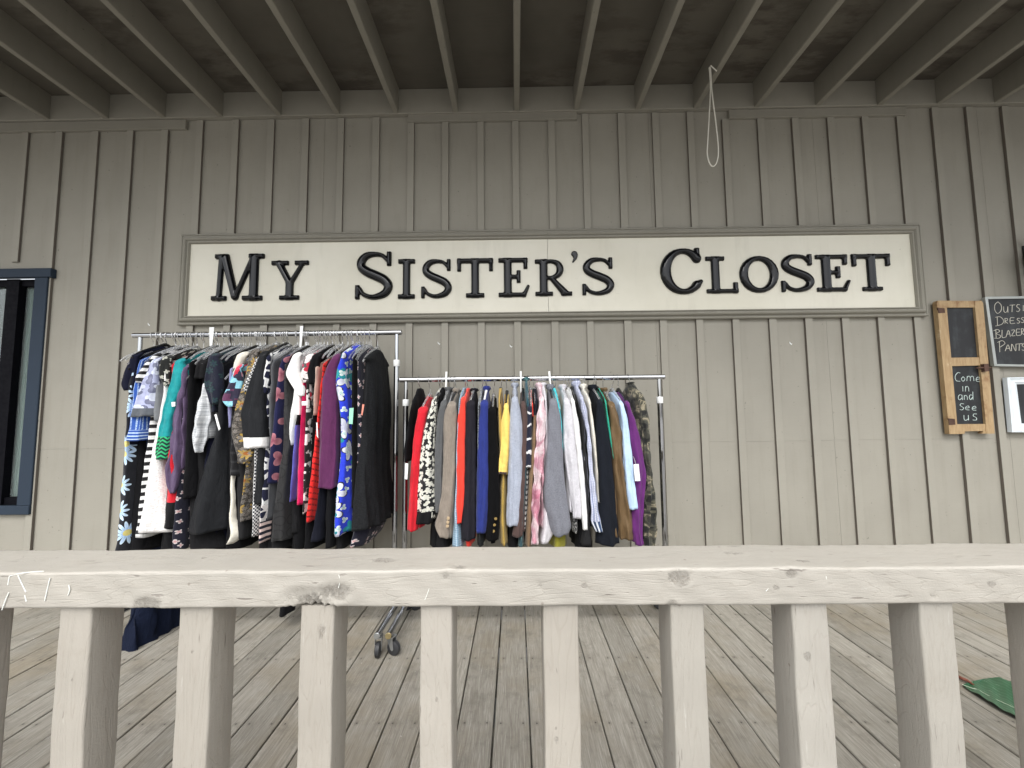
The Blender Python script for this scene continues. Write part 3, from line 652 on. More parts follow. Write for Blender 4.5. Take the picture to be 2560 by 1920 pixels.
for i in range(n+1):
    u=Lx*i/n; a=np.interp(u,[q[0] for q in hi],[q[1] for q in hi]); c=np.interp(u,[q[0] for q in lo],[q[1] for q in lo])
    for j in range(m+1):
        s=j/m; v=c+(a-c)*s; q=base+ax*u+nr*v
        z=.006+.05*abs(s-.45)**1.5*math.sin(PI*i/n)+.003*math.sin(i*.7+j)
        vs.append((q[0],q[1],z))
b.add(vs,[(i*(m+1)+j,i*(m+1)+j+1,(i+1)*(m+1)+j+1,(i+1)*(m+1)+j) for i in range(n) for j in range(m)])
t=NT('green_leaf'); p=t.obj(); v=t.noise(t.scale(p,(14,14,1)),2,4,.6); q=t.n('VectorMath',p,tuple(-base),operation='ADD')
q=t.n('Mapping',q,(0,0,0),(0,0,-math.atan2(ax[1],ax[0])),(1,1,1)); sx=t.sep(q); vein=t.math('ABSOLUTE',t.math('SINE',t.math('ADD',t.math('MULTIPLY',sx[1],150),t.math('MULTIPLY',sx[0],16))))
col=t.mix(v,(.022,.075,.035),(.045,.13,.065)); col=t.mix(t.math('MULTIPLY',t.mr(vein,.0,.14,1,0),t.mr(t.noise(p,45,3),.56,.62)),col,(.45,.55,.42))
M['leaf']=t.fin(col,.32,bump=vein,bs=.25)
b.build('blade',M['leaf'],lf,smooth=True)
b=MB(); b.tube(bez([atZ(*Ze(250,400),.012),atZ(*Ze(380,470),.014),atZ(*Ze(480,510),.013),atZ(*Ze(620,600),.011)],5),[.007]*11+[.006,.005,.004,.003,.002],8); b.build('stem',plain('red_brown_stem',(.16,.05,.03),.5,0,.3),lf,smooth=True)
b=MB(); b.tube(bez([atZ(*Ze(380,590),.012),atZ(*Ze(560,660),.012),atZ(*Ze(720,710),.011),atZ(*Ze(1000,860),.011),atZ(*Ze(1560,1120),.011)],5),.0016,6); b.build('midrib',plain('pale_vein',(.42,.50,.38),.4),lf)

# ---------------------------------------------------------------- clothes racks
def rack(x0,x1,zb,label,group,collar_right,xend):
    """x0,x1: posts; zb: bar centre height"""
    r=empty('clothes_rack',((x0+x1)/2,BARY,0),label,'clothes rack',group)
    b=MB(); b.tube([(xend[0],BARY,zb),(xend[0]+.004,BARY,zb),(xend[1]-.004,BARY,zb),(xend[1],BARY,zb)],[.012,.016,.016,.012],18); b.build('top_bar',M['chrome'],r,smooth=True)
    for x,si in ((x0,1),(x1,-1)):
        zc=collar_right
        b=MB(); b.tube([(x,BARY,zc),(x,BARY,zb-.012)],.0115,16); b.build('upper_post',M['chrome'],r,smooth=True)
        b=MB(); b.tube([(x,BARY,.125),(x,BARY,zc)],.0155,16); b.build('lower_post',M['chrome'],r,smooth=True)
        b=MB(); b.lathe([(.019,-.02),(.02,-.018),(.02,.018),(.019,.02)],(x,BARY,zc),n=18); b.build('collar',M['whiteplastic'],r,smooth=True)
        b=MB(); b.tube([(x,BARY-.27,.112),(x,BARY+.22,.112)],.0165,18); ft=b.build('foot_tube',M['chrome'],r,smooth=True)
        b=MB(); b.lathe([(.0150,-.003),(.0165,-.001),(.0165,.004)],(x,BARY-.272,.112),axis='Y',n=18); b.build('end_cap',M['brass'] if x1>0 else M['zinc'],ft)
        for yy,ang in ((BARY-.235,(-.35 if x1>0 else -1.45)),(BARY+.19,.4)):
            cs=[(x,yy,0)]
            b=MB(); ca,sa=math.cos(ang),math.sin(ang)
            # fork: two tapered plates + top plate; wheel axle trails
            wx,wy=x-ca*-.018,yy+sa*.018; R=.036
            def L(u,v,z): return (x+ca*(u)-sa*v, yy+sa*(u)+ca*v, z)
            for v0 in (-.017,.015):
                poly=[(-.016,.092),(.024,.092),(.030,.036),(.024,.028),(.014,.032)]
                b.prism(poly,lambda p,d:L(p[0],d,p[1]),v0,v0+.002)
            b.prism([(-.020,-.018),(.026,-.018),(.026,.018),(-.020,.018)],lambda p,d:L(p[0],p[1],d),.091,.0955)
            c=b.build('caster',M['zinc'],r)
            b=MB(); n=26; prof=[(.010,-.013),(.030,-.013),(R,-.009),(R,.009),(.030,.013),(.010,.013)]; vs=[]
            for rr,h in prof:
                for k in range(n):
                    a=2*PI*k/n; vs.append(L(.022+rr*math.cos(a),h,R+.001+rr*math.sin(a)))
            b.add(vs,[(i*n+k,i*n+(k+1)%n,(i+1)*n+(k+1)%n,(i+1)*n+k) for i in range(len(prof)-1) for k in range(n)]+[tuple(range(n)),tuple(5*n+k for k in range(n))])
            b.build('wheel',M['rubber'],c,smooth=True)
    b=MB(); b.tube([(x0,BARY+.02,.16),(x1,BARY+.02,.16)],.012,14); b.build('base_rail',M['chrome'],r,smooth=True)
    return r
zbL=float(atY(670,835,BARY)[2]); zbR=float(atY(1330,946,BARY)[2])
rack(float(atY(350,870,BARY)[0]),float(atY(992,870,BARY)[0]),zbL,'taller chrome rolling clothes rack at left loaded with dresses and tops','rolling clothes racks',float(atY(990,908,BARY)[2]),(float(atY(333,835,BARY)[0]),float(atY(1005,833,BARY)[0])))
rack(float(atY(1015,970,BARY)[0]),float(atY(1648,970,BARY)[0]),zbR,'lower chrome rolling clothes rack at right loaded with blazers','rolling clothes racks',float(atY(1649,1000,BARY)[2]),(float(atY(999,950,BARY)[0]),float(atY(1662,943,BARY)[0])))
# white size dividers on the bars
def divider(px0,py0,px1,py1,wd,label,Y,zb):
    P0=atY(px0,py0,Y); P1=atY(px1,py1,Y); b=MB()
    v=Vector(P1)-Vector(P0); v.normalize(); s=Vector((v.z,0,-v.x))*wd/2
    pts=[Vector(P0)-s,Vector(P0)+s,Vector(P1)+s*.5,Vector(P1)-s*.5]
    b.add([tuple(p) for p in pts]+[(p.x,p.y+.003,p.z) for p in pts],[(0,1,2,3),(7,6,5,4),(0,4,5,1),(1,5,6,2),(2,6,7,3),(3,7,4,0)])
    props(b.build('size_divider',M['whiteplastic']),label,'size divider','white size dividers on the rack bars')
divider(529,818,527,867,.030,'wide white size divider over the left part of the left rack bar',BARY-.02,zbL)
divider(754,815,751,868,.020,'white size divider over the middle of the left rack bar',BARY-.02,zbL)
divider(1116,929,1114,986,.012,'white size divider on the left part of the right rack bar',BARY-.02,zbR)
divider(1302,928,1302,982,.012,'white size divider near the middle of the right rack bar',BARY-.02,zbR)
divider(1373,928,1378,980,.012,'tilted white size divider just right of the middle of the right rack bar',BARY-.02,zbR)

# ---------------------------------------------------------------- fabrics
_fab={}
def fab(key,c,c2=None,pat=None,rough=.88,bump=.35,sheen=.25,**k):
    """woven cloth; pat(t,uv,p)->colour socket"""
    if key in _fab: return _fab[key]
    t=NT('cloth_'+key); uv=t.uv(); p=t.obj()
    weave=t.noise(t.scale(uv,(900,900,1)),1,2,.6); fluff=t.noise(p,60,4,.7); wr=t.noise(t.scale(p,(13,9,4.2)),2,3,.55,.6)
    col=pat(t,uv,p) if pat else c
    dark=(c is not None and max(c)<.05); sheen=.02 if dark else sheen*.5
    f=t.mr(t.math('ADD',t.math('MULTIPLY',weave,.5),t.math('MULTIPLY',fluff,.5)),.35,.65,.86,1.12)
    v=t.n('VectorMath',col if not isinstance(col,tuple) else t.mix(0,col,col),t.comb(f,f,f),operation='MULTIPLY')
    nb=t.t.nodes.new('ShaderNodeBump'); nb.inputs['Strength'].default_value=.75; nb.inputs['Distance'].default_value=.011; t.set(nb.inputs['Height'],wr)
    nb2=t.t.nodes.new('ShaderNodeBump'); nb2.inputs['Strength'].default_value=bump; nb2.inputs['Distance'].default_value=.001; t.set(nb2.inputs['Height'],weave)
    t.t.links.new(nb.outputs[0],nb2.inputs['Normal']); t.t.links.new(nb2.outputs[0],t.b.inputs['Normal'])
    t.fin(v,rough,Sheen_Weight=sheen,Specular_IOR_Level=(.12 if dark else .3),**k); _fab[key]=t.m; return t.m
def stripes(c1,c2,per,duty=.5,axis=1,wob=0):
    def f(t,uv,p):
        s=t.sep(uv)[axis]
        if wob: s=t.math('ADD',s,t.math('MULTIPLY',t.noise(uv,18,2),wob))
        return t.mix(t.math('LESS_THAN',t.math('FRACT',t.math('DIVIDE',s,per)),duty),c1,c2)
    return f
def plaid(c1,c2,c3,per):
    def f(t,uv,p):
        s=t.sep(uv); a=t.math('LESS_THAN',t.math('FRACT',t.math('DIVIDE',s[0],per)),.35); b_=t.math('LESS_THAN',t.math('FRACT',t.math('DIVIDE',s[1],per)),.35)
        return t.mix(t.math('MULTIPLY',b_,.5),t.mix(t.math('MULTIPLY',a,.8),c1,c2),c3)
    return f
def check(c1,c2,per):
    def f(t,uv,p): return t.n('TexChecker',t.scale(uv,(1/per,1/per,1)),c1,c2,1.0)
    return f
def mottled(stops,sc=12,stretch=(1,1,1),interp='LINEAR',detail=4,dist=0,lo=.3,hi=.7):
    def f(t,uv,p): return t.ramp(t.mr(t.noise(t.scale(uv,stretch),sc,detail,.6,dist),lo,hi),stops,interp)
    return f
def petals(t,uv,sc,n,R,seed=0,rnd=.65,inner=.35):
    q=t.n('Mapping',uv,(seed*3.1,seed*1.7,0),(0,0,0),(1,1,1))
    nd=t.t.nodes.new('ShaderNodeTexVoronoi'); nd.voronoi_dimensions='2D'; t.set(nd.inputs['Vector'],q); nd.inputs['Scale'].default_value=sc; nd.inputs['Randomness'].default_value=rnd
    d=t.n('VectorMath',q,nd.outputs['Position'],operation='SUBTRACT'); s=t.sep(d)
    ang=t.math('ARCTAN2',s[1],s[0]); r=t.math('SQRT',t.math('ADD',t.math('MULTIPLY',s[0],s[0]),t.math('MULTIPLY',s[1],s[1])))
    rot=t.math('MULTIPLY',t.sep(nd.outputs['Color'])[0],6.28)
    c=t.math('ABSOLUTE',t.math('COSINE',t.math('ADD',t.math('MULTIPLY',ang,n/2),rot)))
    lim=t.math('MULTIPLY',t.math('ADD',t.math('MULTIPLY',c,1-inner),inner),R)
    q_=t.math('DIVIDE',r,lim)
    return t.math('LESS_THAN',r,lim),t.math('DIVIDE',r,R),nd.outputs['Color'],q_
def floral(bg,layers):
    """layers: (scale,n,R,petal colour a,b,centre colour or None,seed)"""
    def f(t,uv,p):
        col=bg(t,uv,p) if callable(bg) else t.mix(0,bg,bg)
        for (sc,n,R,ca,cb,cc,sd_) in layers:
            m,r,rc,e=petals(t,uv,sc,n,R,sd_)
            pc=t.mix(e,cb,ca)
            col=t.mix(m,col,pc)
            if cc: col=t.mix(t.math('LESS_THAN',r,.27),col,cc)
        return col
    return f
def lines(bg,fg,sc,wd,stretch=(1,1,1),dist=0):
    def f(t,uv,p):
        q=t.scale(uv,stretch)
        if dist:
            q=t.n('VectorMath',q,t.n('VectorMath',t.noise(uv,9,2,out=1),(dist,dist,0),operation='MULTIPLY'),operation='ADD')
        v=t.n('TexVoronoi',q,i_Scale=sc,feature='DISTANCE_TO_EDGE'); return t.mix(t.math('LESS_THAN',v,wd),bg,fg)
    return f
def cells(sc,cols,stretch=(1,1,1),edge=None):
    def f(t,uv,p):
        q=t.scale(uv,stretch); nd=t.t.nodes.new('ShaderNodeTexVoronoi'); nd.distance='CHEBYCHEV' if edge is None else 'EUCLIDEAN'; t.set(nd.inputs['Vector'],q); nd.inputs['Scale'].default_value=sc
        st=[(i/len(cols),c) for i,c in enumerate(cols)]
        col=t.ramp(t.sep(nd.outputs['Color'])[0],st,'CONSTANT')
        return col
    return f
def zigzag(bg,fg,per,amp):
    def f(t,uv,p):
        s=t.sep(uv); tri=t.math('PINGPONG',s[0],per*.5); ph=t.math('ADD',s[1],t.math('MULTIPLY',tri,amp))
        return t.mix(t.math('LESS_THAN',t.math('FRACT',t.math('DIVIDE',ph,per*.7)),.45),bg,fg)
    return f
K=(.010,.010,.011)
F={}
F['black']=fab('black',(.006,.006,.007)); F['black2']=fab('soft_black',(.010,.010,.011),rough=.8); F['velvet']=fab('black_velvet',(.004,.004,.0045),sheen=.6,rough=1)
F['satinblack']=fab('satin_black',(.013,.014,.016),rough=.5,sheen=.1); F['charcoal']=fab('charcoal',(.040,.041,.043),pat=mottled([(0,(.008,.0085,.0095)),(1,(.019,.020,.022))],140))
F['charcoal2']=fab('charcoal_jersey',(.018,.018,.019)); F['navy']=fab('navy',(.007,.008,.020)); F['gownnavy']=fab('gown_navy',(.006,.010,.026),rough=.7)
F['midnight']=fab('midnight',(.011,.012,.020)); F['greyvest']=fab('grey_knit',(.085,.088,.095)); F['white']=fab('white',(.78,.78,.76)); F['cream']=fab('cream',(.70,.67,.58))
F['blueknit']=fab('blue_knit',None,pat=lambda t,uv,p:t.mix(t.math('MULTIPLY',t.math('LESS_THAN',t.math('FRACT',t.math('DIVIDE',t.sep(uv)[0],.016)),.34),t.mr(t.noise(uv,240,2),.4,.5)),(.025,.085,.36),(.42,.55,.74)))
F['bluehem']=fab('blue_hem',None,pat=stripes((.025,.085,.36),(.50,.62,.78),.017,.35))
F['bwstripe']=fab('black_white_stripe',None,pat=stripes((.72,.72,.71),K,.042,.5)); F['bwstripe2']=fab('fine_stripe',None,pat=stripes((.70,.70,.68),(.02,.02,.03),.028,.42))
F['lilac']=fab('lilac_print',None,pat=floral(mottled([(0,(.28,.30,.48)),(1,(.50,.53,.68))],14),[(16,2,.03,(.13,.14,.22),(.25,.26,.36),None,1),(13,3,.025,(.62,.66,.76),(.5,.53,.66),None,2)]))
F['denim']=fab('grey_denim',(.10,.11,.125)); F['grey']=fab('mid_grey',(.17,.18,.19))
F['blacklace']=fab('black_floral_lace',None,pat=floral((.012,.013,.012),[(26,4,.012,(.50,.50,.43),(.3,.3,.26),None,3)]))
F['daisy']=fab('daisy_print',None,pat=floral((.012,.013,.018),[(7.2,12,.064,(.62,.78,.92),(.20,.38,.72),(.72,.62,.22),1.3)]))
F['whitelace']=fab('white_lace',None,pat=lambda t,uv,p:t.mix(t.mr(t.n('TexVoronoi',uv,i_Scale=85,feature='DISTANCE_TO_EDGE'),.03,.14),(.84,.83,.81),(.70,.68,.66)),bump=.9)
F['teal']=fab('teal',(.0,.26,.28),pat=mottled([(0,(.0,.20,.22)),(1,(.012,.31,.32))],20)); F['greenzig']=fab('green_zigzag',None,pat=zigzag((.008,.03,.03),(.03,.42,.16),.030,1.0))
F['mauve']=fab('mauve',(.105,.07,.135),rough=.7); F['red']=fab('red',(.55,.010,.022)); F['poppy']=fab('poppy_red',(.78,.045,.030)); F['redskirt']=fab('scarlet',(.62,.02,.035))
F['spacegrey']=fab('space_dyed_grey',None,pat=mottled([(0,(.26,.28,.30)),(.5,(.58,.60,.62)),(1,(.75,.76,.76))],3,(7,70,1)))
F['navylace']=fab('navy_lace',None,pat=floral((.007,.009,.022),[(18,6,.020,(.014,.05,.045),(.015,.02,.045),None,2)]),bump=.9)
F['geo']=fab('geometric_print',None,pat=cells(26,[(.60,.07,.12),(.03,.025,.05),(.28,.60,.72),(.12,.04,.09),(.62,.30,.38),(.03,.03,.06),(.20,.45,.60),(.50,.03,.06)]))
F['lavender']=fab('lavender',(.24,.24,.42)); F['mint']=fab('mint',(.38,.60,.50))
F['tiers']=fab('tiered_black',None,pat=stripes((.006,.006,.007),(.022,.022,.024),.05,.25))
F['paisley']=fab('gold_paisley',None,pat=floral(lines((.115,.10,.085),(.045,.04,.035),60,.12),[(11,8,.032,(.42,.27,.05),(.20,.15,.09),(.30,.10,.02),1),(30,6,.011,(.25,.22,.19),(.1,.1,.1),None,4)]))
F['hound']=fab('houndstooth',None,pat=check((.015,.016,.03),(.70,.70,.68),.0095)); F['navylines']=fab('navy_white_lines',None,pat=lines((.010,.012,.035),(.75,.75,.74),21,.085,(1,.8,1)))
F['geolines']=fab('pink_geometric_lines',None,pat=lines((.010,.012,.035),(.70,.66,.64),24,.12,(1,1.6,1))); F['pinkstripe']=fab('pink_black_stripe',None,pat=stripes((.72,.56,.52),(.012,.013,.025),.032,.5))
F['pinkflower']=fab('navy_pink_flowers',None,pat=floral((.006,.007,.045),[(9,3,.044,(.42,.17,.20),(.20,.05,.08),None,2.2)]))
F['embossed']=fab('embossed_black',None,pat=lambda t,uv,p:t.mix(t.mr(t.math('ABSOLUTE',t.math('SUBTRACT',t.n('TexVoronoi',uv,i_Scale=15,i_Randomness=.6),.42)),.0,.06),(.004,.004,.004),(.018,.018,.019)),rough=.6)
F['peri']=fab('periwinkle',(.10,.10,.40)); F['fuchsia']=fab('fuchsia',(.60,.006,.085)); F['bwprint']=fab('black_white_print',None,pat=cells(42,[(.012,.012,.012),(.75,.74,.72),(.015,.015,.015),(.75,.73,.71),(.012,.012,.012)],(1,1.3,1)))
F['pinkblob']=fab('pink_grey_blob_print',None,pat=floral((.10,.085,.085),[(14,4,.042,(.78,.74,.72),(.70,.62,.62),None,1),(11,3,.03,(.50,.03,.06),(.4,.02,.05),None,3)]))
F['redlace']=fab('red_lace',None,pat=lambda t,uv,p:t.mix(t.math('MULTIPLY',t.math('LESS_THAN',t.math('FRACT',t.math('DIVIDE',t.math('ADD',t.sep(uv)[1],t.math('MULTIPLY',t.sep(uv)[0],.35)),.032)),.3),t.mr(t.noise(uv,90,2),.35,.5)),(.72,.018,.015),(.22,.004,.004)),bump=.9)
F['plum']=fab('plum',(.095,.018,.075)); F['blueflower']=fab('royal_blue_floral',None,pat=floral((.020,.045,.58),[(6.5,5,.066,(.012,.012,.03),(.012,.012,.03),None,1),(6.5,5,.058,(.62,.64,.72),(.42,.44,.58),None,1),(8,4,.040,(.01,.20,.26),(.02,.30,.30),None,3),(15,3,.018,(.70,.75,.72),(.3,.5,.5),None,5)]))
F['dots']=fab('navy_scattered_flowers',None,pat=floral((.010,.010,.022),[(19,4,.013,(.60,.58,.58),(.5,.2,.2),None,2)]))
F['nude']=fab('nude',(.55,.40,.33)); F['leafprint']=fab('leaf_print',None,pat=floral((.011,.011,.012),[(24,5,.0165,(.66,.65,.58),(.60,.6,.52),None,2.3),(30,2,.014,(.66,.65,.58),(.6,.6,.5),None,4)]))
F['tweed']=fab('grey_blue_tweed',None,pat=check((.055,.065,.085),(.12,.115,.10),.005)); F['taupe']=fab('taupe_wool',(.225,.19,.155),pat=mottled([(0,(.19,.16,.13)),(1,(.27,.23,.19))],3,(150,8,1)))
F['bluetweed']=fab('pale_blue_tweed',None,pat=plaid((.20,.32,.42),(.46,.58,.66),(.10,.16,.26),.012)); F['coral']=fab('coral',(.80,.050,.030))
F['char3']=fab('ink_charcoal',(.016,.015,.020)); F['greylace']=fab('grey_lace',None,pat=lines((.05,.055,.06),(.22,.24,.26),60,.1)); F['royal']=fab('royal_navy',(.016,.028,.175))
F['mustard']=fab('mustard',(.42,.28,.06)); F['yellow']=fab('yellow',(.80,.56,.14)); F['palegrey']=fab('pale_blue_grey',(.32,.35,.42),pat=mottled([(0,(.28,.31,.38)),(1,(.38,.41,.48))],160))
F['brown']=fab('brown',(.075,.045,.040)); F['tealfl']=fab('teal_floral',None,pat=floral((.02,.075,.10),[(16,4,.022,(.10,.22,.22),(.05,.1,.1),None,1)])); F['navyslash']=fab('navy_white_slashes',None,pat=stripes((.010,.012,.028),(.7,.7,.7),.075,.16,1,.06))
F['camel']=fab('camel',(.19,.12,.065)); F['pinkdye']=fab('pink_tie_dye',None,pat=mottled([(0,(.36,.10,.16)),(.35,(.52,.26,.32)),(.6,(.66,.50,.53)),(1,(.75,.66,.67))],9,(1,.7,1),dist=1.2),bump=.9,rough=.65)
F['palelilac']=fab('pale_lilac_white',(.62,.60,.63)); F['greyblazer']=fab('grey_blazer',(.16,.165,.19),pat=mottled([(0,(.13,.135,.16)),(1,(.20,.205,.23))],170)); F['turq']=fab('turquoise',(.04,.52,.58))
F['palelinen']=fab('pale_grey_linen',(.56,.55,.58),pat=mottled([(0,(.48,.47,.50)),(1,(.62,.61,.64))],4,(160,20,1))); F['navyplaid']=fab('blue_white_plaid',None,pat=plaid((.60,.62,.70),(.13,.17,.36),(.20,.24,.42),.009)); F['bluecuff']=fab('blue_stripe_cuff',None,pat=stripes((.68,.72,.78),(.03,.06,.14),.014,.55,0))
F['inkblazer']=fab('ink_blazer',(.009,.011,.016)); F['green']=fab('jade_green',(.02,.36,.24)); F['bronze']=fab('bronze_brown',(.13,.082,.038),rough=.5,sheen=.1); F['ltblue']=fab('light_blue',(.45,.60,.80)); F['purple']=fab('purple',(.11,.018,.135))
F['camo']=fab('camouflage',None,pat=mottled([(0,(.012,.013,.012)),(.33,(.045,.045,.035)),(.52,(.09,.085,.06)),(.66,(.26,.23,.16)),(.8,(.05,.05,.04))],15,(1,1.4,1),'CONSTANT',2,.8,.25,.75),rough=.75)
F['olive']=fab('olive',(.28,.26,.03)); F['sequin']=fab('sequins',None,pat=cells(160,[(.02,.02,.02),(.5,.5,.48),(.03,.03,.03),(.15,.15,.15)])); F['fringe']=fab('dark_fringe',(.02,.022,.022),bump=1)
# ---------------------------------------------------------------- garments
CV={'A':lambda x,y:(250+x/2.765,800+y/2.765),'B':lambda x,y:(600+x/2.766,800+y/2.766),'C':lambda x,y:(970+x/3.318,900+y/3.318),'D':lambda x,y:(1320+x/3.318,900+y/3.318),'P':lambda x,y:(x,y)}
def sm(a,k=2):
    for _ in range(k): a=np.concatenate([[a[0]],(a[:-2]+2*a[1:-1]+a[2:])/4,[a[-1]]])
    return a
def loops(name,mat,XC,A,YC,B,Z,amp,ph,parent=None,n=44,ex=.85,cut=None,wr=1.0,capb=False):
    """lofted cloth volume; cut=list of (z_top,z_bottom,mat,part name)"""
    th=np.linspace(0,2*PI,n,endpoint=False); c=np.cos(th); s=np.sin(th)
    ux=np.sign(c)*np.abs(c)**ex; uy=np.sign(s)*np.abs(s)**ex
    X=XC[:,None]+A[:,None]*ux; Y=YC[:,None]-B[:,None]*uy; Zg=Z[:,None]+0*X
    per=np.cumsum(np.r_[0,np.hypot(np.diff(A.mean()*ux),np.diff(B.mean()*uy))])
    t=(Z[0]-Z)/max(Z[0]-Z[-1],1e-6); am=(np.clip(t*2.2,.12,1)*amp)[:,None]
    f1=np.sin(2*PI*Y/.085+ph+1.2*np.sin(Zg*3.1+ph)); f2=np.sin(2*PI*Y/.038+ph*2.3+1.5*np.sin(Zg*5.3)); f3=np.sin(Zg*46+Y*30+ph)*np.sin(Zg*17+ph*3)
    sg=np.sign(c)[None,:]*np.abs(c)[None,:]**.4
    X=X+sg*am*(.6*f1+.3*f2)+am*.4*np.sin(Zg*7+ph)*t[:,None]
    X=X+sg*wr*.0016*f3; Y=Y+wr*.0022*np.sin(Zg*38+X*90+ph)*np.abs(s)[None,:]
    # vertical creases on the near edge
    X=X+(wr*.06*A)[:,None]*np.sin(th*5+ph+2*np.sin(Zg*6+ph))*t[:,None]*np.abs(s)[None,:]; Y=Y+(wr*np.minimum(.17*A,.009))[:,None]*(np.sin(th*4.0+ph*1.7+1.6*np.sin(Zg*5+ph))+.5*np.sin(th*7+ph+2.2*np.sin(Zg*3.3+ph*2)))*np.clip(t*2,.2,1)[:,None]*np.abs(s)[None,:]
    Zg=Zg+(.007*np.clip((t-.9)*10,0,1))[:,None]*np.sin(th*3+ph)[None,:]*min(1,A.mean()*14)
    m=len(Z); V=np.stack([X,Y,Zg],-1).reshape(-1,3)
    u=np.r_[per,per[-1]+.01]; L=np.r_[0,np.cumsum(np.hypot(np.diff(Z),np.diff(XC)))]
    ju=ph*.37
    groups={}
    for i in range(m-1):
        zc=(Z[i]+Z[i+1])/2; g=0
        if cut:
            for q,(za,zb,_,_) in enumerate(cut):
                if zb<=zc<za: g=q+1
        groups.setdefault(g,[]).append(i)
    root=None
    for g in sorted(groups):
        rows=groups[g]; b=MB(); F=[]; U=[]
        vid={}
        def vv(i,k):
            key=(i,k%n)
            if key not in vid:
                vid[key]=len(b.v); q=V[i*n+k%n]; b.v.append((float(q[0]),float(q[1]),float(q[2])))
            return vid[key]
        for i in rows:
            for k in range(n):
                F.append((vv(i,k),vv(i+1,k),vv(i+1,k+1),vv(i,k+1)))
                U+= [(u[k]+ju,L[i]),(u[k]+ju,L[i+1]),(u[k+1]+ju,L[i+1]),(u[k+1]+ju,L[i])]
        if g==0 and rows[0]==0:
            F.append(tuple(vv(0,k) for k in range(n))); U+=[(u[k]+ju,0) for k in range(n)]
        if rows[-1]==m-2:
            F.append(tuple(vv(m-1,k) for k in range(n-1,-1,-1))); U+=[(u[k]+ju,L[-1]) for k in range(n)]
        b.f=F; b.mi=[0]*len(F)
        mt=mat if g==0 else cut[g-1][2]; nm=name if g==0 else cut[g-1][3]
        me=bpy.data.meshes.new(nm); me.from_pydata(b.v,[],b.f); ul=me.uv_layers.new(name='UVMap'); ul.data.foreach_set('uv',[float(t_) for q in U for t_ in q]); me.update()
        pr=parent if parent else root
        if pr is None:
            loc=Vector((float(XC[0]),BARY,float(Z[0]))); me.transform(Matrix.Translation(-loc))
        o=link(nm,me,mt,pr,True)
        if pr is None: o.location=loc
        if root is None: root=o
    return root
HN=[0]
def hanger(gx,zn,zb,desc,tipz,style,lean,wide=.21,group='clothes hangers on the racks'):
    st_=M[style]
    h=empty('clothes_hanger',(gx,BARY,zb),desc,'hanger',group)
    b=MB(); R=.019; pts=[]
    dx=lean
    for a in np.linspace(-30,180,12):
        pts.append((gx+.002*math.sin(a),BARY+R*math.cos(math.radians(a))*1.0,zb+.001+R*math.sin(math.radians(a))))
    pts=pts[::-1]; pts=[pts[-1-i] for i in range(len(pts))]
    pts+=[(gx+dx*.3,BARY-.017,zb-.020),(gx+dx*.6,BARY-.004,zb-.042),(gx+dx,BARY,zb-.055),(gx+dx,BARY,zn+.012)]
    b.tube(pts,.0017,6); b.build('hook',M['wire'],h)
    b=MB(); rise=zn-tipz
    P=[(gx+dx*.5,BARY-wide,zn-rise*1.02-.004),(gx+dx*.6,BARY-wide*.8,zn-rise*.66),(gx+dx*.8,BARY-wide*.45,zn-rise*.24),(gx+dx,BARY-.03,zn+.004),(gx+dx,BARY,zn+.014),(gx+dx,BARY+.03,zn+.004),(gx+dx*.8,BARY+wide*.45,zn-rise*.24),(gx+dx*.6,BARY+wide*.8,zn-rise*.66),(gx+dx*.5,BARY+wide,zn-rise*1.02-.004)]
    r=[.005,.006,.0065,.009,.011,.009,.0065,.006,.005]; Q=bez([p+(q,) for p,q in zip(P,r)],4)
    b.tube([q[:3] for q in Q],[q[3] for q in Q],8); b.build('shoulder_bar',st_,h,smooth=True)
    return h
CNT=[0]
ZM=CAMH
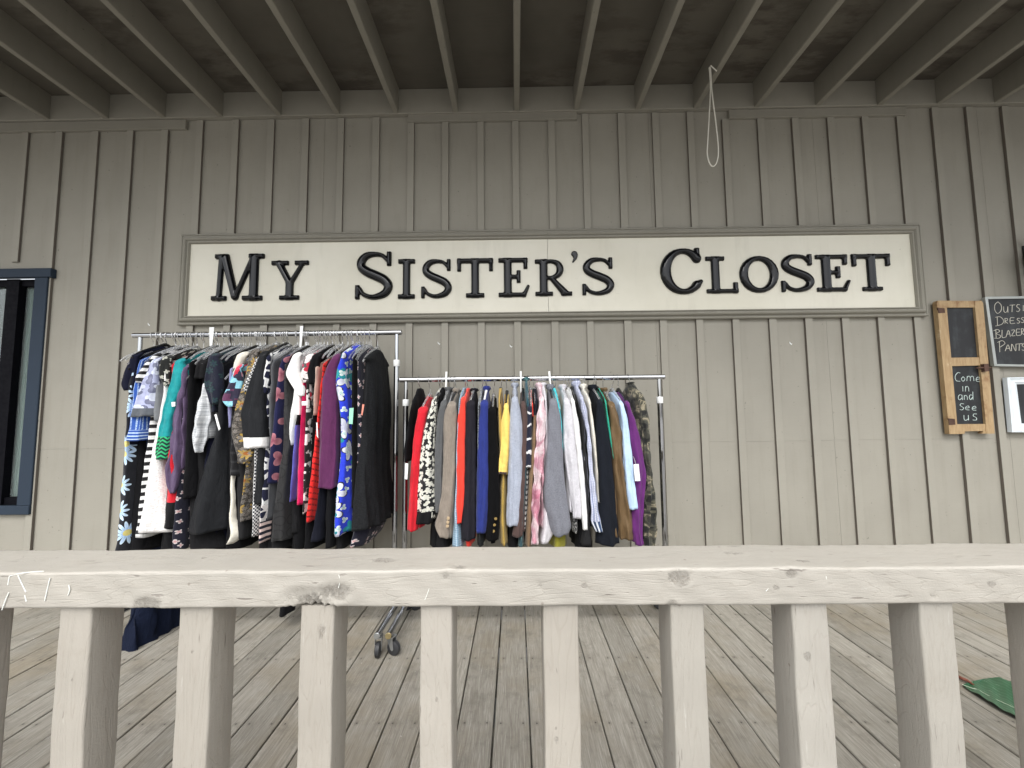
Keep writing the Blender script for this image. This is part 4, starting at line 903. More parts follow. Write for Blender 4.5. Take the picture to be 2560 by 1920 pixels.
def G(reg,name,label,cat,mat,body=None,sleeve=None,hem=None,th=.020,lay=0,b=.20,amp=.006,cut=None,scut=None,sname='sleeve',smat=None,hstyle=None,extra=None,wr=1.0,neckmat=None,nh=.085,bz_=None,grp=None,stand=0,hang=True):
    CNT[0]+=1; i=CNT[0]; ph=(i*1.7)%6.28; cv=CV[reg]; left=reg in 'ABP'
    Yn=BARY-.2-.010*lay; mt=F[mat]
    def zc(y): return float(atY(*cv(500,y),Yn)[2])
    if sleeve:
        ys=np.array([s[0] for s in sleeve],float); a=[atY(*cv(s[1],s[0]),Yn) for s in sleeve]; c=[atY(*cv(s[2],s[0]),Yn) for s in sleeve]
        sx=np.array([(p[0]+q[0])/2 for p,q in zip(a,c)]); sa=np.array([(q[0]-p[0])/2 for p,q in zip(a,c)]); sz=np.array([p[2] for p in a])
    if body:
        a=[atY(*cv(s[1],s[0]),Yn) for s in body]; c=[atY(*cv(s[2],s[0]),Yn) for s in body]
        bx_=np.array([(p[0]+q[0])/2 for p,q in zip(a,c)]); ba=np.array([(q[0]-p[0])/2 for p,q in zip(a,c)]); bz=np.array([p[2] for p in a])
    else:
        x0_=sx[0]*.75+sx[1]*.25; hx=(x0_+sx[-1]*.35+x0_*.65)/2; hz=zc(hem if hem else sleeve[-1][0]+60)
        bx_=np.array([x0_,(x0_+hx)/2,hx]); ba=np.array([th*.9,th,th*1.15]); bz=np.array([sz[0],(sz[0]+hz)/2,hz])
    # body
    m=max(14,int((bz[0]-bz[-1])/.014)); Z=np.linspace(bz[0],bz[-1],m)
    XC=sm(np.interp(-Z,-bz,bx_),3); A=sm(np.interp(-Z,-bz,ba),3)
    bb=(BARY-Yn)-(.022 if sleeve else 0); y0n=Yn+(.022 if sleeve else 0)
    if b<.1: bb=b; y0n=BARY-b
    B=np.full(m,bb)-np.clip((A-.06)*.5,0,bb*.3)
    if bz_: B=B*np.interp(-Z,[-zc(q[0]) for q in bz_],[q[1] for q in bz_])
    YC=y0n+B if not bz_ else np.full(m,BARY)
    # neck rings
    k=9; tt=np.linspace(1,0,k,endpoint=False); nz=bz[0]+nh*tt**1.0*(1+0*tt)
    nB=.045+(bb-.045)*(1-tt**1.25); nA=np.minimum(A[0],.024)*(.75)+(A[0]-np.minimum(A[0],.024)*.75)*(1-tt)**.7
    st=np.array([]) 
    if stand: st=np.array([bz[0]+nh+stand,bz[0]+nh+stand*.5])
    Zf=np.r_[st,nz,Z]; Bf=np.r_[np.full(len(st),.055),nB,B]; Af=np.r_[np.full(len(st),.026)*np.array([.8,1.05])[:len(st)],nA,A]; Xf=np.r_[np.full(len(st)+k,XC[0]),XC]; Yf_=np.r_[np.full(len(st),BARY),BARY+(YC[0]-BARY)*(1-tt)**.7,YC]
    ct=None
    if cut: ct=[(zc(y0),zc(y1),F[m_],nm) for (y0,y1,m_,nm) in cut]
    root=loops(name,mt,Xf,Af,Yf_,Bf,Zf,amp,ph,cut=ct,wr=wr)
    props(root,label,cat,grp or ('garments hanging on the left rack' if left else 'garments hanging on the right rack'))
    if sleeve:
        for side in (1,-1):
            if side==-1 and not (sz[0]-sz[-1]>.25): continue
            m=max(12,int((sz[0]-sz[-1])/.011)); Z=np.linspace(sz[0],sz[-1],m); XC=sm(np.interp(-Z,-sz,sx),2); A=sm(np.interp(-Z,-sz,sa),2)
            RB=np.clip(A*.8,.016,.045)
            # rounded shoulder cap
            cap=np.array([.99,.9,.72,.5,.25]); capz=Z[0]+.030*cap; capA=A[0]*np.sqrt(1-cap**2)+.002; capB=RB[0]*np.sqrt(1-cap**2)+.002
            Zs=np.r_[capz,Z]; As=np.r_[capA,A]; Bs=np.r_[capB,RB]; Xs=np.r_[np.full(5,XC[0]),XC]
            yc=Yn+RB if side==1 else 2*BARY-(Yn+RB)-.02
            Yc=np.r_[np.full(5,(yc[0]+.03*side)),yc]+side*np.r_[-.0*cap,np.zeros(m)]
            Yc[:5]=yc[0]+side*.03*cap
            sc_=None
            if scut: sc_=[(zc(y0),zc(y1),F[m_],nm) for (y0,y1,m_,nm) in scut]
            loops(sname,F[smat] if smat else mt,Xs,As,Yc,Bs,Zs,min(.005,A.mean()*.18),ph+1,parent=root,n=30,ex=.95,cut=sc_,wr=wr)
    if hang:
        zb=zbL if left else zbR
        style=hstyle or ('clear' if left else 'clear')
        dsc={'clear':'clear plastic','blackplastic':'black plastic','whiteplastic':'white plastic','greyplastic':'grey plastic'}[style]
        lean=random.choice([-1,1])*random.uniform(.003,.014)
        gx=float(XC[0]) if not sleeve else float(bx_[0])
        zn=min(bz[0]+nh+.004,zb-.075)
        hanger(gx-lean,zn,zb,' '.join((dsc+' hanger inside the '+label.replace(',','')).split()[:15]),bz[0]-.004,style,lean,wide=b+.004)
    return root,Yn
# --- left rack -------------------------------------------------------------
A_='A'; B_='B'
G(A_,'short_sleeve_tee','plain navy short sleeve top, first garment at the far left end','top','navy',sleeve=[(250,205,250),(330,165,240),(400,138,225),(450,122,215),(485,150,212)],hem=860,hstyle='blackplastic')
G(A_,'daisy_dress','long black dress printed with big blue daisies at the far left','dress','daisy',body=[(330,180,250),(840,150,200),(1000,128,200),(1200,105,190),(1400,88,180),(1590,68,168),(1640,64,165)],lay=-0.5,hstyle='blackplastic')
G('P','evening_gown','floor length dark navy gown whose hem touches the deck','gown','gownnavy',body=[(925,345,368),(1375,300,345),(1525,296,345),(1634,290,352)],lay=0,amp=.032,bz_=[(925,.85),(1400,.45),(1500,.8),(1640,1.12)],hstyle='blackplastic')
G(A_,'knit_pullover','blue knitted top with pale ribs and striped hem','sweater','blueknit',body=[(280,255,300),(400,225,275),(560,195,280),(700,160,288),(765,138,290),(835,112,285)],lay=1.2,b=.19,cut=[(765,840,'bluehem','hem_band')])
G(A_,'striped_dress','black and white horizontally striped long dress','dress','bwstripe',body=[(262,345,380),(640,300,362),(800,285,352),(1000,245,330),(1240,218,300),(1520,185,285)],sleeve=[(258,345,378),(300,300,356),(350,258,325),(400,222,292),(432,240,268)],lay=1.6)
G(A_,'blouse','lilac grey floral print short sleeve blouse with grey denim cuff','blouse','lilac',sleeve=[(285,345,385),(400,290,375),(500,245,366),(600,200,360),(668,180,360)],hem=620,lay=2.6,scut=[(606,670,'denim','cuff')])
G(A_,'long_skirt_dress','black maxi dress glimpsed between the daisy and striped dresses','dress','black',body=[(300,240,290),(900,205,300),(1500,150,330),(1600,140,340)],lay=-5.0)
G(A_,'vest_top','plain mid grey sleeveless top beside the lilac blouse','top','grey',body=[(385,350,385),(450,350,430),(600,345,425),(700,350,420)],lay=.8,b=.18)
G(A_,'lace_dress','white lace A-line dress with scalloped hem','dress','whitelace',body=[(310,428,468),(450,430,462),(600,398,462),(740,362,442),(860,328,430),(980,288,425),(1100,248,432),(1240,208,445),(1360,178,462),(1478,150,486)],lay=.9,amp=.012,b=.17)
G(A_,'floral_blouse','black lace top with tiny pale flowers between lilac and teal tops','top','blacklace',sleeve=[(268,410,470),(330,382,466),(400,400,460),(455,438,462)],hem=560,lay=1.4)
G(A_,'sweater','teal long sleeve sweater with green zigzag cuff','sweater','teal',sleeve=[(290,505,560),(345,480,585),(450,462,560),(600,430,502),(760,394,480),(800,385,476),(870,366,472),(962,346,462)],hem=880,lay=2.2,scut=[(800,970,'greenzig','patterned_cuff')])
G(A_,'colour_block_dress','red and black colour block dress behind the mauve sleeve','dress','red',body=[(310,480,520),(700,450,525),(1070,420,535),(1262,402,537),(1448,376,520)],lay=.6,cut=[(1262,1600,'black2','skirt')])
G(A_,'long_cardigan','mauve long cardigan with gathered cuff hanging low','cardigan','mauve',sleeve=[(330,560,592),(420,545,585),(600,512,548),(720,490,546),(880,465,545),(1000,447,542),(1080,442,530),(1140,452,520),(1200,478,502)],hem=1040,lay=1.4,smat='mauve',wr=2.2)
G(A_,'long_coat','long black coat right of the mauve cardigan','coat','black',body=[(300,600,640),(500,572,640),(800,550,640),(1000,545,640),(1240,535,640)],lay=.7)
G(A_,'black_tee','black short sleeve tee left of the space dyed sleeve','t-shirt','black2',sleeve=[(292,658,732),(340,640,722),(402,628,716)],hem=820,lay=1.0)
G(A_,'knit_jacket','white and grey space dyed jacket with gathered sleeve','jacket','spacegrey',sleeve=[(450,700,738),(500,690,740),(560,665,740),(620,648,740),(720,638,730),(780,624,720),(860,630,700),(915,652,688)],hem=820,lay=1.5,wr=3.0,nh=.14)
G(A_,'lace_blouse','dark navy lace short sleeve top with faint green flowers','top','navylace',sleeve=[(255,738,800),(300,722,815),(380,708,820),(460,702,818),(540,735,810),(580,752,798)],hem=640,lay=2.4)
G(A_,'a_line_dress','satin black A-line dress with the widest flared skirt','dress','satinblack',body=[(330,775,815),(600,802,850),(700,775,860),(800,740,860),(900,702,858),(1000,668,855),(1100,636,853),(1200,605,850),(1300,575,848),(1400,545,845),(1478,526,842)],lay=1.2,amp=.012,b=.15)
G(A_,'maxi_skirt','black maxi skirt below and behind the white lace dress','skirt','black',body=[(400,500,560),(1450,380,520),(1600,360,560)],lay=-2.5)
G(A_,'printed_dress','black dress with pale leaves showing beneath the coat','dress','dots',body=[(400,560,600),(1450,480,560),(1600,478,560)],lay=-1.0)
G(A_,'trousers','black trousers below the A-line dress','trousers','black2',body=[(400,620,660),(1450,560,800),(1600,560,830)],lay=-3.0)
G(A_,'lavender_slip','lavender slip showing a thin strip above the cream dress','slip','lavender',body=[(340,885,920),(600,872,915),(742,874,902)],lay=.6)
G(A_,'tiered_dress','short black dress with tiered ribbed skirt','dress','tiers',body=[(340,905,940),(850,868,960),(960,858,965),(1078,850,968)],lay=.3)
G(A_,'cream_dress','cream dress with wide collar and long straight skirt','dress','cream',body=[(330,915,950),(600,900,935),(1080,862,908),(1200,853,908),(1400,840,912),(1500,830,980),(1562,828,900)],sleeve=[(245,935,1000),(300,915,970),(380,908,932)],lay=.1)
G(A_,'geometric_blouse','blouse with red, pink and turquoise geometric sleeve','blouse','geo',sleeve=[(335,930,962),(380,903,966),(450,868,958),(520,830,946),(560,806,930),(598,872,918)],hem=700,lay=3.0)
G(A_,'paisley_dress','gold and grey paisley dress with bell sleeve','dress','paisley',body=[(240,1020,1080),(700,905,1010),(1000,955,1030),(1100,945,1022),(1250,920,1008),(1400,900,1002)],sleeve=[(225,1025,1078),(280,1010,1080),(400,985,1062),(500,955,1042),(560,930,1022),(700,898,985),(800,888,1002),(880,900,1042),(940,920,1052),(992,938,1000)],lay=2.0)
G(A_,'houndstooth_dress','fine houndstooth dress showing its sleeve and lower skirt','dress','hound',body=[(280,1070,1105),(1290,1005,1066),(1400,1003,1062),(1512,1003,1050)],sleeve=[(270,1072,1096),(330,1040,1084),(420,995,1052),(470,965,1028),(497,985,1010)],lay=2.9)
G(B_,'cropped_sleeve_jacket','black jacket with three quarter sleeve and white turned cuff','jacket','satinblack',body=[(240,120,165),(890,60,165),(1000,50,160),(1290,18,152)],sleeve=[(240,125,178),(300,98,165),(400,60,160),(500,25,156),(640,-18,156),(720,-10,160),(810,0,163),(885,6,165)],lay=3.6,scut=[(810,890,'white','cuff')],hstyle='blackplastic')
G(B_,'line_print_dress','navy dress with white line print and pink striped hem','dress','navylines',body=[(255,155,195),(900,120,185),(1290,92,180),(1410,85,166),(1552,86,150)],sleeve=[(255,152,202),(330,135,192),(420,131,186),(480,140,176),(520,146,160)],lay=2.2,cut=[(1290,1408,'geolines','geometric_band'),(1408,1600,'pinkstripe','striped_hem')])
G(B_,'knitted_vest','grey knitted vest between the navy print and pink flower dresses','vest','greyvest',body=[(280,212,252),(330,188,242),(450,202,236),(570,184,226),(900,190,225),(1380,168,212)],lay=2.0)
G(B_,'flowered_dress','dark navy dress with large dusky pink flowers','dress','pinkflower',body=[(270,268,322),(330,240,312),(500,215,302),(700,195,292),(900,170,266),(1135,145,246)],lay=2.6)
G(B_,'embossed_dress','black dress embossed with circles and reaching low','dress','embossed',body=[(310,290,330),(870,262,370),(1000,245,345),(1200,215,332),(1400,185,326),(1535,172,332)],lay=1.4)
G(B_,'white_tee','bright white short sleeve top with loose hem','top','white',body=[(260,362,402),(430,345,420),(600,312,418),(750,283,380),(868,264,368)],sleeve=[(250,358,402),(300,330,402),(380,305,402),(430,338,422),(470,368,440),(525,402,432)],lay=3.0)
G(B_,'periwinkle_skirt','periwinkle blue skirt with a black waistband','skirt','peri',body=[(300,385,425),(660,374,430),(725,372,402),(900,350,392),(1258,324,354)],lay=1.8,cut=[(660,725,'black','waistband'),(-100,660,'white','white_top')])
G(B_,'pleated_dress','fuchsia pink pleated dress','dress','fuchsia',body=[(310,420,452),(400,425,450),(700,405,442),(900,380,442),(1100,360,446),(1282,345,446)],lay=2.0,amp=.009)
G(B_,'blob_print_blouse','pink, white and grey blob print sleeve top','top','pinkblob',sleeve=[(262,440,492),(330,414,482),(400,409,472),(432,430,462)],hem=560,lay=2.9)
G(B_,'monochrome_dress','black and white cell print narrow dress','dress','bwprint',body=[(310,440,482),(540,448,474),(900,432,468),(1345,418,462)],lay=2.3)
G(B_,'short_sleeve_cardigan','black short sleeve cardigan left of the plum jacket','cardigan','black',body=[(250,480,520),(600,470,522),(860,465,505),(1300,430,480)],sleeve=[(255,488,542),(300,460,532),(360,447,522),(442,468,512)],lay=2.7)
G(B_,'nude_camisole','nude and black sleeveless top, thin strip left of the plum jacket','top','nude',body=[(330,510,540),(540,500,522),(660,494,520)],lay=2.5)
G(B_,'red_lace_dress','bright red ribbed lace dress','dress','redlace',body=[(310,560,592),(700,518,548),(790,500,548),(1000,475,534),(1200,455,520),(1402,438,498)],lay=2.2,hstyle='blackplastic')
G(B_,'plum_jacket','plum purple long sleeve jacket','jacket','plum',sleeve=[(260,628,682),(330,580,662),(430,548,658),(600,538,660),(800,529,656),(1000,524,652),(1168,516,642)],hem=1150,lay=3.2,hstyle='greyplastic')
G(B_,'navy_skirt','flared midnight navy skirt below the plum jacket','skirt','midnight',body=[(400,600,640),(1170,528,572),(1300,500,568),(1540,458,556)],lay=1.0)
G(B_,'long_black_dress','plain long black dress directly right of the midnight skirt','dress','black',body=[(400,640,680),(1170,575,650),(1585,560,640)],lay=.6)
G(B_,'silk_dress','royal blue floral dress with ruffled shoulder','dress','blueflower',body=[(235,680,742),(300,650,736),(420,620,742),(500,638,746),(600,665,750),(800,663,752),(1000,655,754),(1200,630,752),(1350,615,746),(1492,604,742)],lay=2.6,amp=.010)
G(B_,'black_slip_dress','narrow black dress between blue floral and charcoal dresses','dress','black',body=[(260,770,802),(300,755,802),(700,755,802),(1300,745,802)],lay=1.6)
G(B_,'dark_floral_dress','black dress with tiny scattered flowers at its hem, far right','dress','dots',body=[(270,800,835),(1300,760,880),(1480,735,900),(1575,722,850)],lay=-1.5,b=.19)
G(B_,'sleeveless_dress','charcoal sleeveless dress with pleated skirt, last on the left rack','dress','charcoal',body=[(275,822,890),(400,812,900),(520,806,905),(600,790,905),(900,765,905),(1200,752,915),(1452,742,925)],lay=.8,amp=.02,bz_=[(275,.78),(540,.86),(900,.95),(1450,1.12)])
G('P','wide_leg_trousers','black wide trousers whose hem shows beneath the rail','trousers','black',body=[(930,742,760),(1400,690,722),(1545,684,713)],lay=-13,b=.05,hang=True)
# fillers seen as dark mass under the tops
G(A_,'knee_length_skirt','dark skirt between the cream and paisley dresses','skirt','charcoal2',body=[(400,930,980),(1400,915,1010),(1520,920,1010)],lay=-2.0)
G(B_,'pencil_skirt','black pencil skirt under the white top','skirt','black2',body=[(400,300,360),(870,300,410),(1300,320,420),(1480,310,420)],lay=-3.0)
G(B_,'dark_trousers','black trousers between the red lace and navy skirts','trousers','black',body=[(400,500,560),(1400,420,520),(1590,410,520)],lay=-2.2)
G(B_,'wine_dress','dark dress with a wine red hem low on the right side','dress','black2',body=[(400,700,760),(1500,640,730),(1590,640,730)],lay=-2.2)
G(A_,'navy_wrap_dress','navy wrap dress deep between the black coat and lace top','dress','navy',body=[(300,680,740),(900,690,820),(1300,640,820),(1600,620,860)],lay=-5.0)
G(B_,'black_wrap_dress','black wrap dress deep behind the cuffed jacket','dress','black',body=[(300,150,240),(1300,120,260),(1590,80,280)],lay=-5.0)
G(B_,'flared_trousers','black flared trousers hanging low beneath the embossed dress','trousers','black2',body=[(400,250,320),(1400,180,330),(1590,165,340)],lay=-3)
G(B_,'black_palazzo_trousers','black wide trousers hanging low beneath the fuchsia dress','trousers','black',body=[(400,420,480),(1300,330,440),(1590,320,450)],lay=-3.5)
G(A_,'black_jersey_dress','black jersey dress low between the tiered and paisley dresses','dress','black',body=[(400,860,930),(1400,850,960),(1590,840,970)],lay=-3)
# --- right rack -------------------------------------------------------------
C_='C'; D_='D'
G(C_,'strappy_camisole','black strappy top with drooping sleeve, first on the right rack','top','black',body=[(400,165,218),(550,135,202),(650,118,196),(740,108,172),(850,128,165)],lay=.5,nh=.12,b=.17,hstyle='blackplastic')
G(C_,'red_blazer','plain red blazer near the left end','blazer','red',sleeve=[(425,240,325),(550,216,302),(700,196,282),(900,176,264),(1100,163,252),(1300,155,246),(1422,148,240)],hem=1400,lay=1)
G(C_,'leaf_print_jacket','black jacket with white leaf print and black cuff','jacket','leafprint',sleeve=[(360,352,400),(450,325,392),(600,285,382),(800,255,372),(1000,235,372),(1150,222,374),(1265,208,374),(1368,200,350)],hem=1330,lay=2,scut=[(1268,1400,'black2','cuff')])
G(C_,'long_black_coat','long black coat behind the leaf print jacket','coat','black',body=[(340,400,440),(700,385,440),(1290,335,410),(1565,318,470)],lay=-4.0,hstyle='blackplastic')
G(C_,'tweed_jacket','grey blue tweed jacket left of the taupe blazer','jacket','tweed',sleeve=[(372,430,482),(500,400,462),(700,385,452),(900,378,450),(1100,378,447),(1268,386,436)],hem=1200,lay=1.2,stand=.025)
G(C_,'taupe_blazer','taupe wool blazer with three sleeve buttons','blazer','taupe',sleeve=[(385,482,562),(450,448,570),(600,450,562),(900,445,556),(1100,430,550),(1280,402,538),(1400,372,522),(1480,425,512)],hem=1490,lay=2,stand=.025,hstyle='blackplastic')
G(C_,'pale_tweed_dress','pale blue checked tweed dress left of the coral blazer','dress','bluetweed',body=[(340,575,612),(700,552,592),(1000,545,592),(1200,530,588),(1565,512,628)],lay=1.4)
G(C_,'coral_blazer','bright coral red blazer with narrow sleeve','blazer','coral',sleeve=[(345,600,642),(500,572,642),(800,568,637),(1100,568,634),(1358,570,606)],body=[(345,612,645),(1300,615,655),(1565,622,694)],lay=1.8)
G(C_,'charcoal_blazer','ink charcoal blazer right of the coral one','blazer','char3',sleeve=[(375,648,716),(500,635,724),(800,632,727),(1100,620,730),(1300,605,727),(1498,598,724)],hem=1450,lay=1.9,stand=.02)
G(C_,'grey_lace_dress','grey lace dress with dark fringed hem beside the royal blue blazer','dress','greylace',body=[(365,735,768),(700,730,764),(1200,735,772),(1555,735,797)],lay=.8,cut=[(1440,1600,'fringe','fringed_hem')])
G(C_,'royal_blue_blazer','royal navy blue blazer with slit cuff','blazer','royal',sleeve=[(370,766,828),(500,753,832),(700,745,837),(1000,740,840),(1200,732,832),(1440,728,802)],hem=1400,lay=2,stand=.03,hstyle='whiteplastic')
G(C_,'velvet_blazer','black velvet blazer with gold sleeve buttons','blazer','velvet',sleeve=[(430,824,896),(600,820,907),(900,820,927),(1200,815,937),(1290,812,932),(1500,806,916)],hem=1540,lay=1.8)
G(C_,'mustard_coat','mustard yellow long coat behind the yellow cardigan','coat','mustard',body=[(345,905,942),(600,903,962),(1000,930,987),(1300,915,992),(1545,930,996)],lay=1,hstyle='blackplastic')
G(C_,'yellow_cardigan','light yellow short sleeve cardigan with dark trim','cardigan','yellow',sleeve=[(400,962,1000),(500,936,1020),(600,930,1020),(700,935,1012),(800,920,1006),(930,908,992),(948,912,988)],hem=960,lay=2.4,scut=[(930,960,'brown','trim')],hstyle='blackplastic')
G(C_,'pale_blue_blazer','pale blue grey blazer right of the yellow cardigan','blazer','palegrey',sleeve=[(340,1025,1080),(450,1010,1106),(600,1010,1117),(800,1008,1120),(1000,1000,1114),(1200,990,1097),(1382,985,1078)],hem=1310,lay=2.8,stand=.03)
G(C_,'brown_jacket','dark brown knitted jacket behind the pale blue grey blazer','jacket','brown',sleeve=[(380,1102,1142),(500,1112,1162),(900,1096,1146),(1200,1080,1132),(1380,1040,1126),(1472,1028,1118)],hem=1440,lay=1.6,hstyle='blackplastic')
G(C_,'teal_floral_dress','dark teal floral dress showing at collar and hem','dress','tealfl',body=[(300,1140,1172),(450,1150,1188),(1470,1085,1132),(1565,1080,1130)],lay=.6,nh=.10,stand=.02)
G(C_,'slash_print_blouse','navy top with white slashes over a striped hem','top','navyslash',sleeve=[(400,1160,1192),(600,1150,1194),(892,1142,1194)],body=[(400,1160,1192),(900,1145,1172),(1412,1125,1146)],lay=2,cut=[(895,1500,'bwstripe2','striped_hem')])
G(C_,'camel_coat','camel brown long coat with navy yoke','coat','camel',body=[(350,1210,1255),(465,1200,1238),(700,1185,1237),(1000,1165,1217),(1300,1145,1202),(1560,1128,1197)],lay=1.5,cut=[(-100,468,'midnight','yoke')])
G(D_,'salmon_blouse','thin sliver of a salmon pink top beside the pink crushed jacket','top','coral',body=[(370,28,42),(470,32,46)],lay=1.2)
G(D_,'crushed_jacket','pink and white tie dyed crushed jacket with long sleeve','jacket','pinkdye',sleeve=[(340,95,138),(420,80,150),(600,70,147),(750,60,137),(900,50,117),(1050,40,112),(1200,32,97),(1400,28,90),(1532,32,86)],hem=1400,lay=2.6,wr=3.5,stand=.03)
G(D_,'lilac_shirt','pale lilac white long shirt behind the grey blazer','shirt','palelilac',body=[(325,125,168),(600,138,178),(1000,125,205),(1300,105,212),(1440,92,250),(1532,88,190)],lay=.6,stand=.02)
G(D_,'grey_blazer','mid grey wool blazer with the widest sleeve','blazer','greyblazer',sleeve=[(360,182,248),(450,170,270),(600,165,290),(800,150,302),(950,136,314),(1100,128,332),(1250,140,352),(1400,175,377),(1462,208,335)],hem=1380,lay=3,stand=.035,hstyle='blackplastic')
G(D_,'turquoise_blouse','bright turquoise top, narrow strip right of the grey blazer','top','turq',body=[(345,228,266),(500,250,292),(680,270,298),(900,272,300)],lay=.8)
G(D_,'linen_blazer','pale grey linen blazer with rounded hem','blazer','palelinen',sleeve=[(355,300,352),(450,298,387),(700,295,412),(900,315,432),(1100,345,442),(1250,365,452),(1318,370,450)],hem=1270,lay=2.2,stand=.03)
G(D_,'white_shirt','white narrow sleeved shirt right of the linen blazer','shirt','white',sleeve=[(355,362,390),(500,380,422),(800,415,452),(1000,435,472),(1200,445,487),(1412,458,498)],hem=1330,lay=1.9)
G(D_,'dark_cardigan','long charcoal black cardigan between the white and plaid shirts','cardigan','charcoal2',body=[(350,400,428),(500,425,482),(800,445,502),(1200,480,522),(1545,425,556)],lay=1.2,hstyle='blackplastic')
G(D_,'sequin_blouse','dark top with glittering sequin hem under the linen blazer','top','sequin',body=[(400,350,400),(1300,370,428),(1440,378,424)],lay=-1.0)
G(D_,'plaid_shirt','blue and white fine plaid shirt with striped cuff','shirt','navyplaid',sleeve=[(330,436,466),(420,450,492),(600,490,522),(900,505,547),(1100,515,572),(1300,524,602),(1350,524,612),(1430,562,632)],hem=1300,lay=2.4,scut=[(1345,1440,'bluecuff','cuff')],stand=.035,wr=1.8,hstyle='blackplastic')
G(D_,'cream_jacket','cream jacket just right of the plaid shirt','jacket','cream',body=[(350,490,532),(500,510,557),(800,553,582),(1000,568,592),(1182,580,594)],lay=1.2,stand=.03)
G(D_,'black_blazer','large ink black blazer left of the bronze jacket','blazer','inkblazer',sleeve=[(365,580,626),(500,572,652),(600,566,680),(800,580,706),(1000,590,726),(1200,590,747),(1400,585,766),(1542,580,780)],hem=1500,lay=2.2,stand=.035)
G(D_,'green_blouse','jade green top showing a narrow strip','top','green',body=[(345,635,658),(500,650,682),(700,680,707),(820,700,714)],lay=1.3,hstyle='blackplastic')
G(D_,'bronze_jacket','bronze brown sheen jacket','jacket','bronze',sleeve=[(385,675,728),(470,690,756),(600,695,786),(800,710,797),(1000,730,817),(1200,755,852),(1400,765,887),(1497,770,892)],hem=1490,lay=2.4,stand=.03,wr=2)
G(D_,'light_blue_cardigan','light blue cardigan with a white price tag','cardigan','ltblue',sleeve=[(380,765,802),(500,785,832),(700,795,857),(900,812,880),(1100,830,902),(1242,850,918)],hem=1240,lay=2.8)
G(D_,'purple_tunic','deep purple long sleeve tunic','tunic','purple',sleeve=[(380,820,852),(500,840,897),(700,860,947),(900,880,987),(1000,885,992),(1200,875,977),(1400,862,964),(1545,900,977)],hem=1520,lay=1.8,wr=1.6,hstyle='blackplastic')
G(D_,'camouflage_jacket','camouflage jacket at the right end of the rack','jacket','camo',sleeve=[(305,915,972),(400,932,997),(600,950,1027),(800,975,1024),(950,990,1042),(1100,990,1057),(1250,975,1084),(1400,975,1090),(1460,978,1078),(1565,985,1066)],hem=1560,lay=1.4,stand=.01,th=.035,wr=3,hstyle='blackplastic')
G(D_,'olive_skirt','olive yellow skirt peeking out below the grey blazer','skirt','olive',body=[(400,240,272),(1480,195,332),(1570,190,337)],lay=-2.5)
G(D_,'black_trousers','black trousers low between the linen blazer and black blazer','trousers','black',body=[(400,440,480),(1400,400,540),(1580,390,560)],lay=-3.8)
G(C_,'dark_skirt','black skirt low between the tweed jacket and taupe blazer','skirt','black2',body=[(400,480,520),(1400,380,520),(1580,360,520)],lay=-1.8)
G(C_,'black_culottes','black culottes low between the mustard coat and brown jacket','trousers','black',body=[(400,1020,1060),(1300,1000,1090),(1580,990,1090)],lay=-2.0)
# sleeve buttons
def buttons(par,lst,mat,r,Y):
    pr=bpy.data.objects[par]
    for x,y in lst:
        p=atY(x,y,Y-.002); b=MB(); b.lathe([(r*.9,-.004),(r,-.003),(r,.004)],p,axis='Y',n=14); b.build('button',mat,pr,smooth=True)
buttons('taupe_blazer',[CV['C'](501,1313),CV['C'](497,1345),CV['C'](493,1377)],plain('horn_button',(.42,.32,.20),.35),.0088,BARY-.22)
buttons('velvet_blazer',[CV['C'](893,1315),CV['C'](883,1367),CV['C'](875,1418)],plain('gold_button',(.75,.55,.22),.25,1),.0085,BARY-.218)
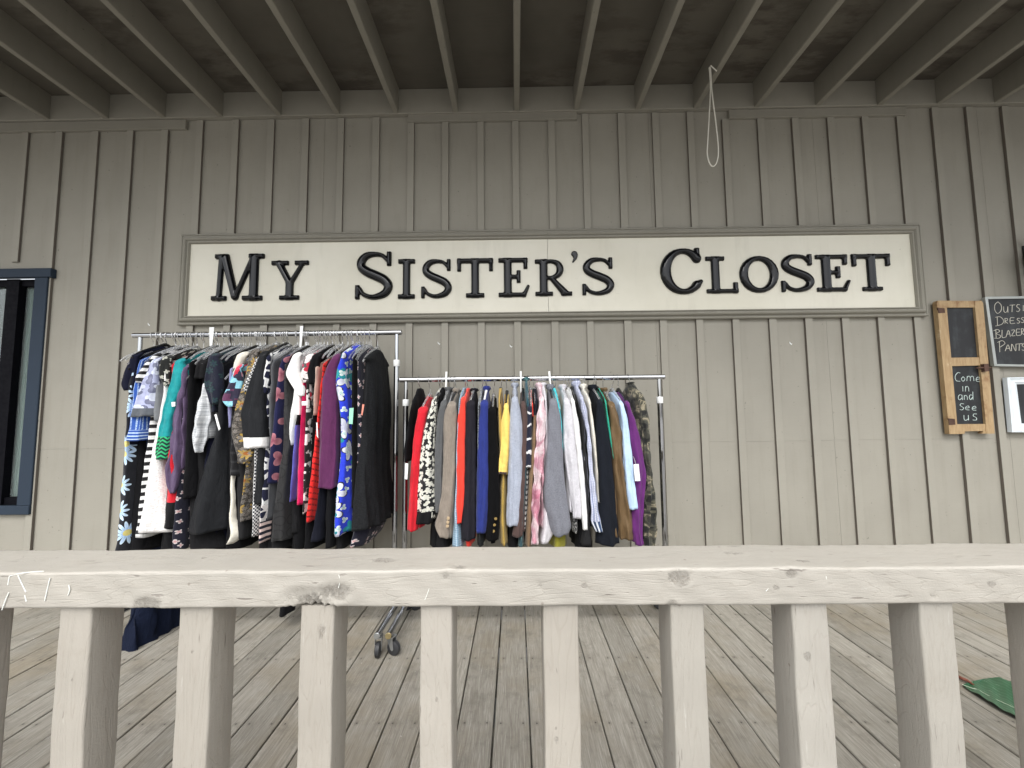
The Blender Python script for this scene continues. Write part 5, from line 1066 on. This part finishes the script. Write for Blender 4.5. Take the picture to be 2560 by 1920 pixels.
# price tags and papers
def tagobj(name,pts,reg,Y,mat,label,loop=None):
    cv=CV[reg]; b=MB(); P=planar(pts,cv,Y); b.prism(P,lambda p,d:(p[0],d,p[1]),Y,Y+.0012)
    o=props(b.build(name,mat),label,'price tag')
    if loop:
        c=MB(); c.tube([atY(*cv(*q),Y+.003) for q in loop],.0008,5); c.build('string',M['whiteplastic'],o)
Yt=BARY-.245
tagobj('price_tag',[(875,865),(918,862),(932,1003),(888,1005)],'D',Yt,M['whiteplastic'],'white price tag hanging on the light blue cardigan',[(893,864),(885,830),(872,800)])
tagobj('price_tag',[(790,655),(804,648),(832,752),(820,764)],'A',Yt-.01,M['whiteplastic'],'tilted white tag on the dark lace top above the A-line dress')
tagobj('price_tag',[(493,568),(520,566),(519,597),(496,599)],'A',Yt-.01,M['whiteplastic'],'small white tag on the teal sweater')
tagobj('price_tag',[(426,562),(460,560),(460,590),(427,591)],'B',Yt-.01,M['whiteplastic'],'small white tag on the monochrome print dress')
tagobj('price_tag',[(756,610),(786,607),(778,720),(752,718)],'B',Yt,plain('mint_card',(.30,.62,.47),.7),'mint green tag on the narrow black dress')
tagobj('price_tag',[(846,582),(860,584),(846,660),(838,655)],'B',Yt+.005,plain('coral_card',(.70,.25,.18),.7),'narrow coral tag on the charcoal sleeveless dress')
tagobj('price_tag',[(144,856),(168,858),(160,992),(138,985)],'C',Yt-.005,M['whiteplastic'],'white paper tag between the black strappy top and red blazer')
tagobj('price_tag',[(527,710),(535,708),(541,818),(530,800)],'B',Yt-.012,M['whiteplastic'],'thin white slip beside the red lace dress')
# spare hangers with bare hooks on the left rack
i=0
for px in (383,396,420,436,449,462,481,533,547,560,573,585,596,612,627,641,655,668,690,705,720,742,763,775,788,800,815,829,845,860,868,880,895,905,914):
    i+=1
    gx=float(atY(px,850,BARY)[0]); lean=.008*(1 if i%3 else -1)
    zn=zbL-.088-random.uniform(0,.012)
    hh=hanger(gx,zn,zbL,'spare clear plastic hanger squeezed between garments on the left rack',zn-.085,'clear' if i%4 else 'blackplastic',lean,wide=.19,group='spare hangers on the left rack')
    if i%4==0: hh['label']='spare black plastic hanger squeezed between garments on the left rack'
